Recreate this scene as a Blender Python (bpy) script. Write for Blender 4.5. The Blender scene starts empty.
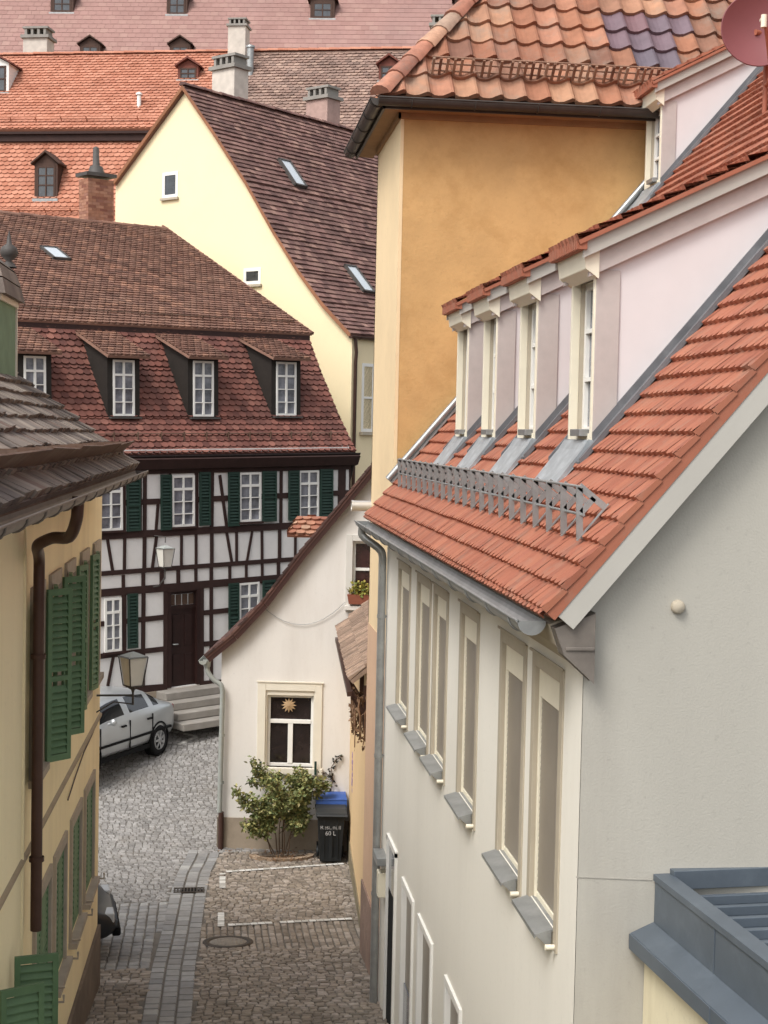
import bpy, math, random
from mathutils import Vector, Matrix
from mathutils.geometry import tessellate_polygon
random.seed(7)
PI = math.pi
SC = bpy.context.scene
COL = SC.collection

# ------------------------------------------------------------------ camera
F = 1500.0
YAW, PITCH, ROLL = math.atan(178/F), math.atan(78/F), 0.021
fw0 = Vector((math.sin(YAW), math.cos(YAW), 0))
R0 = Vector((math.cos(YAW), -math.sin(YAW), 0))
fwd = (fw0*math.cos(PITCH) + Vector((0, 0, -1))*math.sin(PITCH)).normalized()
U0 = R0.cross(fwd).normalized()
Rt = (R0*math.cos(ROLL) + U0*math.sin(ROLL)).normalized()
Up = Rt.cross(fwd).normalized()
cam_d = bpy.data.cameras.new('camera')
cam = bpy.data.objects.new('camera', cam_d); COL.objects.link(cam)
cam.matrix_world = Matrix(((Rt.x, Up.x, -fwd.x, 0), (Rt.y, Up.y, -fwd.y, 0), (Rt.z, Up.z, -fwd.z, 0), (0, 0, 0, 1)))
cam_d.sensor_fit = 'VERTICAL'; cam_d.sensor_height = 24.0; cam_d.lens = 24.0*F/1024
cam_d.clip_start = .1; cam_d.clip_end = 2000
SC.camera = cam
def ray(px, py): return (fwd*F + Rt*(px-384) + Up*(512-py)).normalized()

class Frame:
    """a building's own axes: x along its front (to the right seen from outside), y into it, z up"""
    def __init__(s, O, x, tilt=None):
        s.O = Vector(O); s.x = Vector(x).normalized()
        s.y = Vector((-s.x.y, s.x.x, 0)).normalized(); s.z = s.x.cross(s.y).normalized()
        s.M = Matrix(((s.x.x, s.y.x, s.z.x, s.O.x), (s.x.y, s.y.y, s.z.y, s.O.y), (s.x.z, s.y.z, s.z.z, s.O.z), (0, 0, 0, 1)))
        s.I = s.M.inverted()
    def _h(s, px, py, k, v):
        d = s.I.to_3x3() @ ray(px, py); o = s.I @ Vector((0, 0, 0))
        t = (v-o[k])/d[k]; return o + d*t
    def hit(s, px, py, v=0.): p = s._h(px, py, 1, v); return p.x, p.z
    def hitx(s, px, py, v=0.): p = s._h(px, py, 0, v); return p.y, p.z
    def hitz(s, px, py, v=0.): p = s._h(px, py, 2, v); return p.x, p.y
    def loc(s, P): return s.I @ Vector(P)
W = Frame((0, 0, 0), (1, 0, 0))

# ------------------------------------------------------------------ materials
MATS = {}
def srgb(h):
    c = [int(h[i:i+2], 16)/255 for i in (0, 2, 4)]
    c = [v/12.92 if v <= .04045 else ((v+.055)/1.055)**2.4 for v in c]; l = .3*c[0]+.6*c[1]+.1*c[2]
    return tuple(v+(l-v)*.12 for v in c)
def mat(name, col, rough=.8, var=.12, scale=1.5, bump=0., bscale=30., metal=0., tints=None, stain=None, stain_amt=.0, stain_scale=.6, streak=False, spec=.3, bdist=.01):
    if name in MATS: return MATS[name]
    m = bpy.data.materials.new(name); m.use_nodes = True; nt = m.node_tree; N = nt.nodes; L = nt.links
    b = N['Principled BSDF']; b.inputs['Roughness'].default_value = rough; b.inputs['Metallic'].default_value = metal
    b.inputs['Specular IOR Level'].default_value = spec
    tc = N.new('ShaderNodeTexCoord')
    if isinstance(col, str): col = srgb(col)
    def rgb(c):
        n = N.new('ShaderNodeRGB'); n.outputs[0].default_value = (*c, 1); return n.outputs[0]
    base = rgb(col)
    if tints:
        at = N.new('ShaderNodeAttribute'); at.attribute_name = 'tint'
        cr = N.new('ShaderNodeValToRGB'); e = cr.color_ramp.elements
        ts = [srgb(t) if isinstance(t, str) else t for t in tints]
        e[0].position = 0; e[0].color = (*ts[0], 1); e[1].position = 1; e[1].color = (*ts[-1], 1)
        for i, t in enumerate(ts[1:-1]): q = e.new((i+1)/(len(ts)-1)); q.color = (*t, 1)
        L.new(at.outputs['Fac'], cr.inputs[0]); base = cr.outputs[0]
    mp = N.new('ShaderNodeMapping'); L.new(tc.outputs['Object'], mp.inputs[0])
    if streak: mp.inputs['Scale'].default_value = (1, 1, .18)
    n1 = N.new('ShaderNodeTexNoise'); n1.inputs['Scale'].default_value = scale; n1.inputs['Detail'].default_value = 8; n1.inputs['Roughness'].default_value = .65
    L.new(mp.outputs[0], n1.inputs['Vector'])
    mr = N.new('ShaderNodeMapRange'); mr.inputs[1].default_value = .3; mr.inputs[2].default_value = .7
    mr.inputs[3].default_value = 1-var; mr.inputs[4].default_value = 1+var; L.new(n1.outputs[0], mr.inputs[0])
    mu = N.new('ShaderNodeMix'); mu.data_type = 'RGBA'; mu.blend_type = 'MULTIPLY'; mu.inputs[0].default_value = 1
    L.new(base, mu.inputs[6]); L.new(mr.outputs[0], mu.inputs[7]); out = mu.outputs[2]
    if streak or stain_amt > .25:      # fine speckle of dirt and wear
        n4 = N.new('ShaderNodeTexNoise'); n4.inputs['Scale'].default_value = 14 if scale < 3 else scale*4; n4.inputs['Detail'].default_value = 12; n4.inputs['Roughness'].default_value = .8
        L.new(tc.outputs['Object'], n4.inputs['Vector']); r4 = N.new('ShaderNodeMapRange'); r4.inputs[1].default_value = .56; r4.inputs[2].default_value = .8; r4.inputs[3].default_value = 1; r4.inputs[4].default_value = .72; L.new(n4.outputs[0], r4.inputs[0])
        m4 = N.new('ShaderNodeMix'); m4.data_type = 'RGBA'; m4.blend_type = 'MULTIPLY'; m4.inputs[0].default_value = 1; L.new(out, m4.inputs[6]); L.new(r4.outputs[0], m4.inputs[7]); out = m4.outputs[2]
    if stain:
        n2 = N.new('ShaderNodeTexNoise'); n2.inputs['Scale'].default_value = stain_scale; n2.inputs['Detail'].default_value = 10; n2.inputs['Roughness'].default_value = .7
        L.new(mp.outputs[0], n2.inputs['Vector'])
        r2 = N.new('ShaderNodeMapRange'); r2.inputs[1].default_value = .5; r2.inputs[2].default_value = .72; r2.inputs[4].default_value = stain_amt
        L.new(n2.outputs[0], r2.inputs[0])
        mx = N.new('ShaderNodeMix'); mx.data_type = 'RGBA'; L.new(r2.outputs[0], mx.inputs[0]); L.new(out, mx.inputs[6]); mx.inputs[7].default_value = (*srgb(stain), 1); out = mx.outputs[2]
    L.new(out, b.inputs['Base Color'])
    if bump:
        n3 = N.new('ShaderNodeTexNoise'); n3.inputs['Scale'].default_value = bscale; n3.inputs['Detail'].default_value = 6
        L.new(tc.outputs['Object'], n3.inputs['Vector'])
        bp = N.new('ShaderNodeBump'); bp.inputs['Strength'].default_value = bump; bp.inputs['Distance'].default_value = bdist
        L.new(n3.outputs[0], bp.inputs['Height']); L.new(bp.outputs[0], b.inputs['Normal'])
    MATS[name] = m; return m

def glass(name, col, rough=.08, var=.5, scale=2.5):
    m = mat(name, col, rough=rough, var=var, scale=scale, spec=.8); return m

# ------------------------------------------------------------------ mesh builder
OFF = {}
class MB:
    def __init__(s): s.v = []; s.f = []; s.m = []; s.t = []; s.cur = 0; s.tint = .5; s.sm = []; s.smooth = False
    def mi(s, i): s.cur = i; return s
    def add(s, vs, fs, tint=None):
        b = len(s.v); s.v += [tuple(p) for p in vs]
        for f in fs:
            s.f.append([b+i for i in f]); s.m.append(s.cur); s.t.append(s.tint if tint is None else tint); s.sm.append(s.smooth)
    def box(s, x0, x1, y0, y1, z0, z1):
        if x0 > x1: x0, x1 = x1, x0
        if y0 > y1: y0, y1 = y1, y0
        if z0 > z1: z0, z1 = z1, z0
        s.add([(x0,y0,z0),(x1,y0,z0),(x1,y1,z0),(x0,y1,z0),(x0,y0,z1),(x1,y0,z1),(x1,y1,z1),(x0,y1,z1)],
              [(0,3,2,1),(4,5,6,7),(0,1,5,4),(1,2,6,5),(2,3,7,6),(3,0,4,7)])
    def prism(s, poly, ext):
        """poly: list of 3-D points, ext: vector"""
        n = len(poly); e = Vector(ext); P = [Vector(p) for p in poly]
        tris = tessellate_polygon([P])
        s.add(P+[p+e for p in P], [tuple(t) for t in tris]+[tuple(n+i for i in reversed(t)) for t in tris]+[(i, (i+1) % n, n+(i+1) % n, n+i) for i in range(n)])
    def poly(s, P):
        P = [Vector(p) for p in P]; s.add(P, [tuple(t) for t in tessellate_polygon([P])])
    def bar(s, p0, p1, w, d, up=(0, -1, 0)):
        """beam from p0 to p1, w across, d deep along up"""
        p0 = Vector(p0); p1 = Vector(p1); a = (p1-p0).normalized(); u = Vector(up); u = (u-a*u.dot(a)).normalized(); c = a.cross(u)
        vs = []
        for p in (p0, p1):
            for (i, j) in ((-1, 0), (1, 0), (1, 1), (-1, 1)): vs.append(p+c*(i*w/2)+u*(j*d))
        s.add(vs, [(0,1,2,3),(7,6,5,4),(0,4,5,1),(1,5,6,2),(2,6,7,3),(3,7,4,0)])
    def tube(s, pts, r, n=8, caps=True):
        P = [Vector(p) for p in pts]; m = len(P); rs = r if isinstance(r, (list, tuple)) else [r]*m
        T = [(P[min(i+1, m-1)]-P[max(i-1, 0)]).normalized() for i in range(m)]
        u = Vector((0, 0, 1)) if abs(T[0].z) < .9 else Vector((1, 0, 0)); vs = []
        for i in range(m):
            u = (u-T[i]*u.dot(T[i])).normalized(); w = T[i].cross(u)
            for k in range(n): a = 2*PI*k/n; vs.append(P[i]+(u*math.cos(a)+w*math.sin(a))*rs[i])
        fs = [(i*n+k, i*n+(k+1) % n, (i+1)*n+(k+1) % n, (i+1)*n+k) for i in range(m-1) for k in range(n)]
        sm = s.smooth; s.smooth = True; s.add(vs, fs); s.smooth = sm
        if caps: s.add(vs, [tuple(range(n-1, -1, -1)), tuple((m-1)*n+k for k in range(n))])
    def lathe(s, prof, c=(0, 0, 0), n=16, axis=None):
        """prof: (r, z) pairs round the vertical (or axis) through c"""
        c = Vector(c); ax = Vector(axis).normalized() if axis else Vector((0, 0, 1))
        u = Vector((1, 0, 0)) if abs(ax.x) < .9 else Vector((0, 1, 0)); u = (u-ax*u.dot(ax)).normalized(); w = ax.cross(u)
        vs = [c+(u*math.cos(2*PI*k/n)+w*math.sin(2*PI*k/n))*r+ax*z for r, z in prof for k in range(n)]
        sm = s.smooth; s.smooth = True
        s.add(vs, [(i*n+k, i*n+(k+1) % n, (i+1)*n+(k+1) % n, (i+1)*n+k) for i in range(len(prof)-1) for k in range(n)]); s.smooth = sm
    def gutter(s, p0, p1, r, n=8, out=(0, -1, 0), cap=True):
        """half-round open channel"""
        p0 = Vector(p0); p1 = Vector(p1); a = (p1-p0).normalized(); o = Vector(out); o = (o-a*o.dot(a)).normalized(); z = Vector((0, 0, 1))
        ring = []
        for k in range(n+1): t = PI*k/n; ring.append(o*math.cos(t)*r - z*math.sin(t)*r)
        inn = [q*.9 for q in ring]
        full = ring+list(reversed(inn)); m = len(full)
        s.add([p0+q for q in full]+[p1+q for q in full], [(i, (i+1) % m, m+(i+1) % m, m+i) for i in range(m)])
        if cap:
            for p in (p0, p1): s.add([p+q for q in ring], [tuple(range(n+1))]); 
        s.tube([p0+o*r, p1+o*r], r*.13, 6)
        L = (p1-p0).length; k = 0.4
        while k < L:       # brackets under the channel
            c = p0+a*k; s.tube([c+q*1.06 for q in ring], .008, 4); k += .75
    def build(s, name, mats, parent=None, loc=None, rz=0, bevel=0, smooth=False):
        me = bpy.data.meshes.new(name); me.from_pydata(s.v, [], s.f)
        if not isinstance(mats, (list, tuple)): mats = [mats]
        for m in mats: me.materials.append(m)
        me.polygons.foreach_set('material_index', s.m); me.polygons.foreach_set('use_smooth', [x or smooth for x in s.sm])
        a = me.attributes.new('tint', 'FLOAT', 'FACE'); a.data.foreach_set('value', s.t)
        me.update()
        o = bpy.data.objects.new(name, me); COL.objects.link(o)
        if parent: o.parent = parent
        o.location = Vector(loc or (0, 0, 0))-OFF.get(parent.name if parent else '', Vector((0, 0, 0)))
        o.rotation_euler.z = rz
        if bevel:
            b = o.modifiers.new('bevel', 'BEVEL'); b.width = bevel; b.segments = 2; b.limit_method = 'ANGLE'
        return o
def curve(pts, n=5):
    P = [Vector(p) for p in pts]; P = [P[0]]+P+[P[-1]]; out = []
    for i in range(1, len(P)-2):
        a, b, c, d = P[i-1:i+3]; m = n if (c-b).length < 1 else 2
        if (c-b).length > 1: out.append(b.copy()); out.append(b.lerp(c, .5)); continue
        for k in range(m): t = k/m; out.append(.5*((2*b)+(c-a)*t*.6+(2*a*0)+0*b) if False else b*(1-t)**2*(1+2*t)+c*t*t*(3-2*t)+((c-a).normalized()*(c-b).length*.8)*(t*(1-t)**2)-((d-b).normalized()*(c-b).length*.8)*(t*t*(1-t)))
    out.append(P[-1]); return out
def tag(o, label=None, cat=None, group=None, kind=None):
    if label: o['label'] = label
    if cat: o['category'] = cat
    if group: o['group'] = group
    if kind: o['kind'] = kind
    return o
def thing(name, label, cat, frame=None, loc=None, group=None, local=(0, 0, 0)):
    o = bpy.data.objects.new(name, None); COL.objects.link(o); o.empty_display_size = .3
    if frame: o.matrix_world = frame.M @ Matrix.Translation(local); OFF[o.name] = Vector(local)
    elif loc is not None: o.location = loc
    return tag(o, label, cat, group)
def copy_part(src, parent, loc, rz=None, sub=True):
    c = src.copy(); COL.objects.link(c); c.parent = parent; c.location = Vector(loc)-OFF.get(parent.name, Vector((0, 0, 0)))
    if rz is not None: c.rotation_euler.z = rz
    if sub:
        for ch in src.children: d = ch.copy(); COL.objects.link(d); d.parent = c
    return c

# ------------------------------------------------------------------ building bits (local axes: front at y=0 facing -y)
def wall(mb, outer, holes=(), reveal=.15, thick=.3):
    """front face with real openings, reveals and outer edge thickness; outer: (x,z) list; holes: (x0,z0,x1,z1)"""
    P = [Vector((x, 0, z)) for x, z in outer]
    H = [[Vector((a, 0, b)), Vector((c, 0, b)), Vector((c, 0, d)), Vector((a, 0, d))] for a, b, c, d in holes]
    allv = P[:]
    for h in H: allv += h
    mb.add(allv, [tuple(t) for t in tessellate_polygon([P]+H)])
    n = len(P); b = [p+Vector((0, thick, 0)) for p in P]
    mb.add(P+b, [(i, (i+1) % n, n+(i+1) % n, n+i) for i in range(n)])
    for h in H:
        k = [p+Vector((0, reveal, 0)) for p in h]; mb.add(h+k, [(i, (i+1) % 4, 4+(i+1) % 4, 4+i) for i in range(4)])
def window_mesh(mb, w, h, cols=2, rows=(.3, .7), fw=.05, mw=.025, y=0.0, fmat=0, gmat=1, pane=True, sub=1, mid=.05):
    """casement window with lower-left corner at origin; rows: fractional row boundaries; gmat pane"""
    mb.mi(fmat); d = .05
    mb.box(0, fw, y, y+d, 0, h); mb.box(w-fw, w, y, y+d, 0, h); mb.box(fw, w-fw, y, y+d, 0, fw); mb.box(fw, w-fw, y, y+d, h-fw, h)
    for i in range(1, cols): x = w*i/cols; mb.box(x-mid/2, x+mid/2, y-.006, y+d, fw, h-fw)
    for r, th in rows: z = h*r; mb.box(fw, w-fw, y-.003, y+d-.01, z-th/2, z+th/2)
    if pane: mb.mi(gmat); mb.box(fw*.8, w-fw*.8, y+d-.02, y+d+.01, fw*.8, h-fw*.8)
    mb.mi(0)
def shutter_mesh(mb, w, h, t=.035, slat=.05, midrail=True, solid=False):
    """louvred shutter hinged at x=0, standing in the plane y -t..0"""
    s = .045
    mb.box(0, s, -t, 0, 0, h); mb.box(w-s, w, -t, 0, 0, h); mb.box(s, w-s, -t, 0, 0, s*1.3); mb.box(s, w-s, -t, 0, h-s*1.3, h)
    if midrail: mb.box(s, w-s, -t, 0, h*.48-s/2, h*.48+s/2)
    z = s*1.5
    while z < h-s*1.8:
        if not (midrail and abs(z+slat*.4-h*.48) < s*.9):
            mb.add([(s, -t*.95, z), (w-s, -t*.95, z), (w-s, -t*.1, z+slat*.75), (s, -t*.1, z+slat*.75),
                    (s, -t*.95, z+.008), (w-s, -t*.95, z+.008), (w-s, -t*.1, z+slat*.75+.008), (s, -t*.1, z+slat*.75+.008)],
                   [(0,1,2,3),(7,6,5,4),(0,4,5,1),(3,2,6,7),(0,3,7,4),(1,5,6,2)])
        z += slat
    if solid: mb.box(s, w-s, -.006, 0, s, h-s)

def interval(poly, u):
    lo, hi = 1e9, -1e9; n = len(poly)
    for i in range(n):
        (a, b), (c, d) = poly[i], poly[(i+1) % n]
        if (a-u)*(c-u) <= 0 and abs(a-c) > 1e-9:
            w = b+(d-b)*(u-a)/(c-a); lo = min(lo, w); hi = max(hi, w)
    return (lo, hi) if hi > lo else None
FLAT = [(0, 0, 0), (.97, 0, 0)]
BEAVER = [(0, 0, .3), (.2, 0, .08), (.5, 0, 0), (.78, 0, .08), (.97, 0, .3)]
TEETH = [(0, 0, .22), (.22, 0, .05), (.5, 0, 0), (.78, 0, .05), (.985, 0, .22)]
RIB = [(0, 0, 0), (.74, 0, 0), (.80, .022, 0), (.9, .026, 0), (.98, .0, 0)]
PAN = [(0, .0, .04), (.12, -.018, .0), (.3, -.026, 0), (.5, -.018, 0), (.68, .012, .0), (.82, .034, .02), (.93, .028, .05), (1.0, .0, .07)]
def tiles(mb, O, U, Wd, poly, tw, te, prof=FLAT, thick=.02, jit=.004, stag=.5, tr=(0, 1), tf=None, skip=None, lap=1.12, side=False, wob=0.):
    O = Vector(O); U = Vector(U).normalized(); Wd = Vector(Wd).normalized(); N = U.cross(Wd).normalized()
    if N.z < 0: N = -N
    us = [p[0] for p in poly]; ws = [p[1] for p in poly]; umin, umax, wmin, wmax = min(us), max(us), min(ws), max(ws)
    rows = int((wmax-wmin)/te)+1; cols = int((umax-umin)/tw)+2; e = 1e-4
    for r in range(rows):
        w0 = wmin+r*te; off = (r % 2)*stag*tw
        for c in range(cols):
            u0 = umin+c*tw-off
            uc = min(max(u0+tw/2, umin+e), umax-e)
            if u0 > umax or u0+tw < umin: continue
            if skip and skip(uc, w0+te/2): continue
            t = random.uniform(*tr) if tf is None else tf(uc, w0+te/2)
            jz = random.uniform(0, jit)+wob*math.sin(uc*1.7+r*.9); jw = random.uniform(-jit, jit)*1.2; tlt = random.uniform(-jit, jit)*.7
            bot = []; top = []; low = []; ok = False; lu = None
            for (f, h, tail) in prof:
                u = min(max(u0+f*tw, umin+e), umax-e)
                if lu is not None and u-lu < 1e-3: continue
                lu = u; iv = interval(poly, u)
                if iv is None: iv = (w0, w0)
                a = min(max(w0+tail*te+jw, iv[0]), iv[1]); b = min(max(w0+te*lap, iv[0]), iv[1])
                if b-a > .01: ok = True
                k = 1-(a-w0)/(te*lap); zz = jz+tlt*f
                bot.append(O+U*u+Wd*a+N*(thick*k+h+zz+.012)); top.append(O+U*u+Wd*b+N*(h+zz*.4)); low.append(O+U*u+Wd*a+N*(h*.5-.004))
            if not ok or len(bot) < 2: continue
            n = len(bot); vs = bot+top+low
            fs = [(i, i+1, n+i+1, n+i) for i in range(n-1)]+[(2*n+i, 2*n+i+1, i+1, i) for i in range(n-1)]
            mb.add(vs, fs, t)
            if side or n == 2: mb.add([bot[-1], low[-1], top[-1]], [(0, 1, 2)], t); mb.add([bot[0], low[0], top[0]], [(0, 2, 1)], t)
def slab(mb, O, U, Wd, poly, th=.08, drop=.012):
    O = Vector(O); U = Vector(U).normalized(); Wd = Vector(Wd).normalized(); N = U.cross(Wd).normalized()
    if N.z < 0: N = -N
    mb.prism([O+U*a+Wd*b-N*drop for a, b in poly], -N*th)
def ridge_caps(mb, p0, p1, r=.1, L=.38, tr=(0, 1)):
    p0 = Vector(p0); p1 = Vector(p1); a = (p1-p0); n = max(1, int(a.length/L)); a = a/n
    d = a.normalized(); s = d.cross(Vector((0, 0, 1))).normalized(); z = s.cross(d).normalized()
    for i in range(n):
        A = p0+a*i-d*.02; B = p0+a*(i+1)+d*.03; t = random.uniform(*tr); vs = []; j = random.uniform(-.008, .008)
        for P, rr in ((A, r*1.12), (B, r*.9)):
            for k in range(7): t_ = PI*k/6; vs.append(P+s*(math.cos(t_)*rr)+z*(math.sin(t_)*rr*.8-.02+j))
        sm = mb.smooth; mb.smooth = True
        mb.add(vs, [(k, k+1, 8+k, 7+k) for k in range(6)], t); mb.smooth = sm
        mb.add(vs[:7], [tuple(range(7))], t)
# ------------------------------------------------------------------ ground height
GT = [(-60, -2.5), (0, -5.0), (10, -6.15), (17.5, -6.9), (21.7, -7.35), (26.6, -7.62), (30, -7.45), (32.5, -7.12), (34.5, -6.82), (37, -6.7), (60, -6.4), (400, -6.0)]
def g(x, y):
    if y <= GT[0][0]: return GT[0][1]
    for (a, za), (b, zb) in zip(GT, GT[1:]):
        if y <= b: return za+(zb-za)*(y-a)/(b-a)
    return GT[-1][1]
def ghit(px, py):
    d = ray(px, py); t = 5.0
    for _ in range(60):
        P = d*t; t += (P.z-g(P.x, P.y))/(-d.z)*.7
    return d*t

# ------------------------------------------------------------------ palette
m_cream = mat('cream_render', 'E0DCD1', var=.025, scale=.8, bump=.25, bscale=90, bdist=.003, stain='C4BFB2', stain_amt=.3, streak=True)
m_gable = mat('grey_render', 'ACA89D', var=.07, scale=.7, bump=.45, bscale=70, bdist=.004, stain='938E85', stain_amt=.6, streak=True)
m_taupe = mat('taupe_stone', 'ABA08C', var=.08, scale=4)
m_creamwood = mat('cream_wood', 'DED6BF', rough=.5, var=.05, scale=4)
m_blind = mat('taupe_blind', '847B6E', rough=.35, var=.08, scale=3)
m_zinc = mat('zinc_sheet', '989A99', rough=.38, var=.15, scale=5, metal=.55, stain='BCBDBC', stain_amt=.5, stain_scale=4)
m_lead = mat('lead_flashing', '6F6F72', rough=.5, var=.2, scale=4, metal=.35, stain='9A999B', stain_amt=.5, stain_scale=3)
m_slate = mat('dark_slate', '4A4643', rough=.6, var=.2, scale=5)
m_rbtile = mat('orange_red_clay_tile', 'B85F45', rough=.75, var=.10, scale=3, tints=['8C4E38', '9C5A40', 'A66448', '96543C', 'A26044', '985842'], bump=.3, bscale=50, bdist=.003, stain='8C7260', stain_amt=.5, stain_scale=5)
m_verge = mat('verge_board_paint', 'ADA9A0', rough=.6, var=.05)
m_lav = mat('lavender_render', 'D2CBCB', var=.03, scale=2, bump=.15, bscale=120, bdist=.002)
m_mauve = mat('mauve_panel', 'B4A9A4', var=.08, scale=4)
m_brownmauve = mat('brown_mauve_panel', '967C72', var=.1, scale=4)
m_orange = mat('ochre_orange_render', 'C4985A', var=.12, scale=1.6, bump=.5, bscale=22, bdist=.008, stain='AC7F40', stain_amt=.8, stain_scale=1.3)
m_pale = mat('pale_yellow_render', 'E2C698', var=.05, scale=1, stain='C9AE86', stain_amt=.4, bump=.2, bscale=50, bdist=.003)
m_peach = mat('peach_render', 'CFA988', var=.08, scale=1.2, stain='A98A76', stain_amt=.5, bump=.4, bscale=20, bdist=.008)
m_obtile = mat('old_pan_tile', 'B87858', rough=.85, var=.2, scale=6, tints=['86553E', '986448', 'A47056', '885C48', 'AE8060', '765040', '9E6A4C'], bump=.4, bscale=30, bdist=.006, stain='7E7468', stain_amt=.7, stain_scale=2.5)
m_purple = mat('glazed_purple_tile', '786A70', rough=.45, var=.15, scale=5, tints=['745458', '6C5860', '5E5660'], bump=.2, bscale=40)
m_cap = mat('clay_ridge_tile', 'A06A54', rough=.9, var=.25, scale=7, tints=['8C5A48', 'AA7058', 'B08468', '96806F'], bump=.4, bscale=30, stain='6E655C', stain_amt=.6, stain_scale=3)
m_darkgutter = mat('dark_gutter_metal', '4B4642', rough=.45, var=.2, scale=5, metal=.4)
m_soffit = mat('brown_soffit_board', 'A07A50', var=.15, scale=4)
m_white = mat('white_window_paint', 'E2E0DA', rough=.45, var=.03)
m_black = mat('black_trim_and_unlit_openings', '0A0A0B', rough=.9, var=.1)  # black of car trim; also shade painted in for doorway and grate
m_glass = glass('window_glass', '32363C', var=.6, scale=3)
m_glasspale = glass('curtained_glass', '6A6C74', rough=.12, var=.75, scale=3)
m_rust = mat('rusty_sheet', '5E4638', rough=.75, var=.35, scale=5, stain='7A6A5E', stain_amt=.6, stain_scale=3)
m_brownpipe = mat('brown_pipe', '4A332B', rough=.45, var=.15, scale=5, metal=.2)
m_green = mat('green_shutter_paint', '557553', rough=.55, var=.12, scale=5, stain='6C8763', stain_amt=.35, stain_scale=5)
m_dkgreen = mat('dark_green_shutter_paint', '20382F', rough=.55, var=.12, scale=5)

# ================================================================== RIGHT TOWNHOUSE
Yn = W._h(584, 660, 0, 2.19).y
YB = 18.05                                     # where the ochre building's side wall stands
rb = Frame((2.19, Yn, 0), (0, -1, 0))          # x grows towards the viewer, y into the house
LX = Yn-YB+.02                                 # far end of the front
TAN = 1.19; ANG = math.atan(TAN); WD = Vector((0, math.cos(ANG), math.sin(ANG)))
EY, EZ = -.27, -.99
def rz_(y): return EZ+TAN*(y-EY)
gz = -6.6
RB = thing('townhouse', 'cream rendered townhouse with orange-red tiled roof and four narrow dormers, in the right foreground', 'house', rb, local=(0, 0, gz))
def yy(px, py=640): return W._h(px, py, 0, 2.19).y      # distance along the front
RIDGE = 8.5
zr = rz_(RIDGE)
# front wall with openings
wins = []
for a, b, py in ((397.5, 410, 640), (416, 430.5, 665), (432.5, 447.5, 680), (459, 478.5, 700), (498.5, 525, 760), (530.5, 562, 790)):
    wins.append((Yn-yy(a, py), Yn-yy(b, py)))
low = []
for a, b, py in ((402, 413.5, 950), (418.5, 433, 960), (446, 462.5, 1000)):
    low.append((Yn-yy(a, py), Yn-yy(b, py)))
door = (Yn-yy(387, 930), Yn-yy(396, 930))
ZT, ZB = -1.42, -3.06
holes = [(a+.083, ZB, b-.083, ZT-.083) for a, b in wins]+[(a+.063, -7.0, b-.063, -4.863) for a, b in low]+[(door[0]+.01, -7.3, door[1]-.01, -4.76)]
mb = MB(); wall(mb, [(LX, -8), (0, -8), (0, -1.12), (LX, -1.12)], holes, reveal=.17, thick=.3)
mb.build('front_wall', m_cream, RB)
# gable wall (plane x=0) with the grey render
mb = MB()
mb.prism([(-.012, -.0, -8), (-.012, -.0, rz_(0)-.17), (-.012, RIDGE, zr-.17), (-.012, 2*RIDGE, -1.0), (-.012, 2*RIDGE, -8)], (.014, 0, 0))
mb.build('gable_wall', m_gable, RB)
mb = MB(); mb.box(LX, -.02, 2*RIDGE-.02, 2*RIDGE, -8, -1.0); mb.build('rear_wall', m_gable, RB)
y_, z_ = rb.hitx(576, 877, .003); y2_, z2_ = rb.hitx(652, 880, .003)
mb = MB(); mb.bar((.0025, y_, z_), (.0025, y2_, z2_), .006, .003, (1, 0, 0)); mb.build('render_crack', mat('crack_grey', 'A09C92', var=.2), RB)  # thin grey line, a little darker than the render
# main roof
mb = MB(); L0 = LX; L1 = .15; SL = (RIDGE-EY)/math.cos(ANG)
poly = [(L0, 0), (L1, 0), (L1, SL), (L0, SL)]
def skip_rb(u, w):
    y = EY+w*math.cos(ANG); return w > 10.5
tiles(mb, (0, EY, EZ), (1, 0, 0), WD, poly, .105, .166, TEETH, thick=.025, jit=.0035, stag=0, skip=skip_rb, wob=.003)
tiles(mb, (0, EY-.012, EZ-.035), (1, 0, 0), WD, [(L0, 0), (L1, 0), (L1, .155), (L0, .155)], .105, .155, TEETH, thick=.024, jit=.003, stag=0)
slab(mb, (0, EY, EZ), (1, 0, 0), WD, poly, .06)
slab(mb, (0, 2*RIDGE-EY, EZ), (1, 0, 0), Vector((0, -math.cos(ANG), math.sin(ANG))), poly, .06)
ridge_caps(mb, (L0, RIDGE, zr+.03), (L1, RIDGE, zr+.03), .13)
# verge tiles hanging over the board
k = 0
while k < 11:
    P = Vector((L1, EY, EZ))+WD*k; N = Vector((0, -math.sin(ANG), math.cos(ANG)))
    mb.tint = random.random(); mb.prism([P+N*.034, P+WD*.17+N*.012, P+WD*.17-N*.02, P-N*.006], (.008, 0, 0)); k += .166
mb.build('roof', m_rbtile, RB)
N = Vector((0, -math.sin(ANG), math.cos(ANG)))
mb = MB(); P = Vector((.10, EY+.02, EZ+.02*TAN)); mb.prism([P-N*.04, P+WD*12-N*.04, P+WD*12-N*.235, P-N*.19], (.045, 0, 0))
mb.prism([Vector((0.004, EY+.05, EZ+.06*TAN))-N*.14, Vector((0.004, EY+.05, EZ+.06*TAN))+WD*12-N*.14, Vector((0.004, EY+.05, EZ+.06*TAN))+WD*12-N*.165, Vector((0.004, EY+.05, EZ+.06*TAN))-N*.165], (.094, 0, 0))
mb.build('verge_board', m_verge, RB, bevel=.004)
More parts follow.
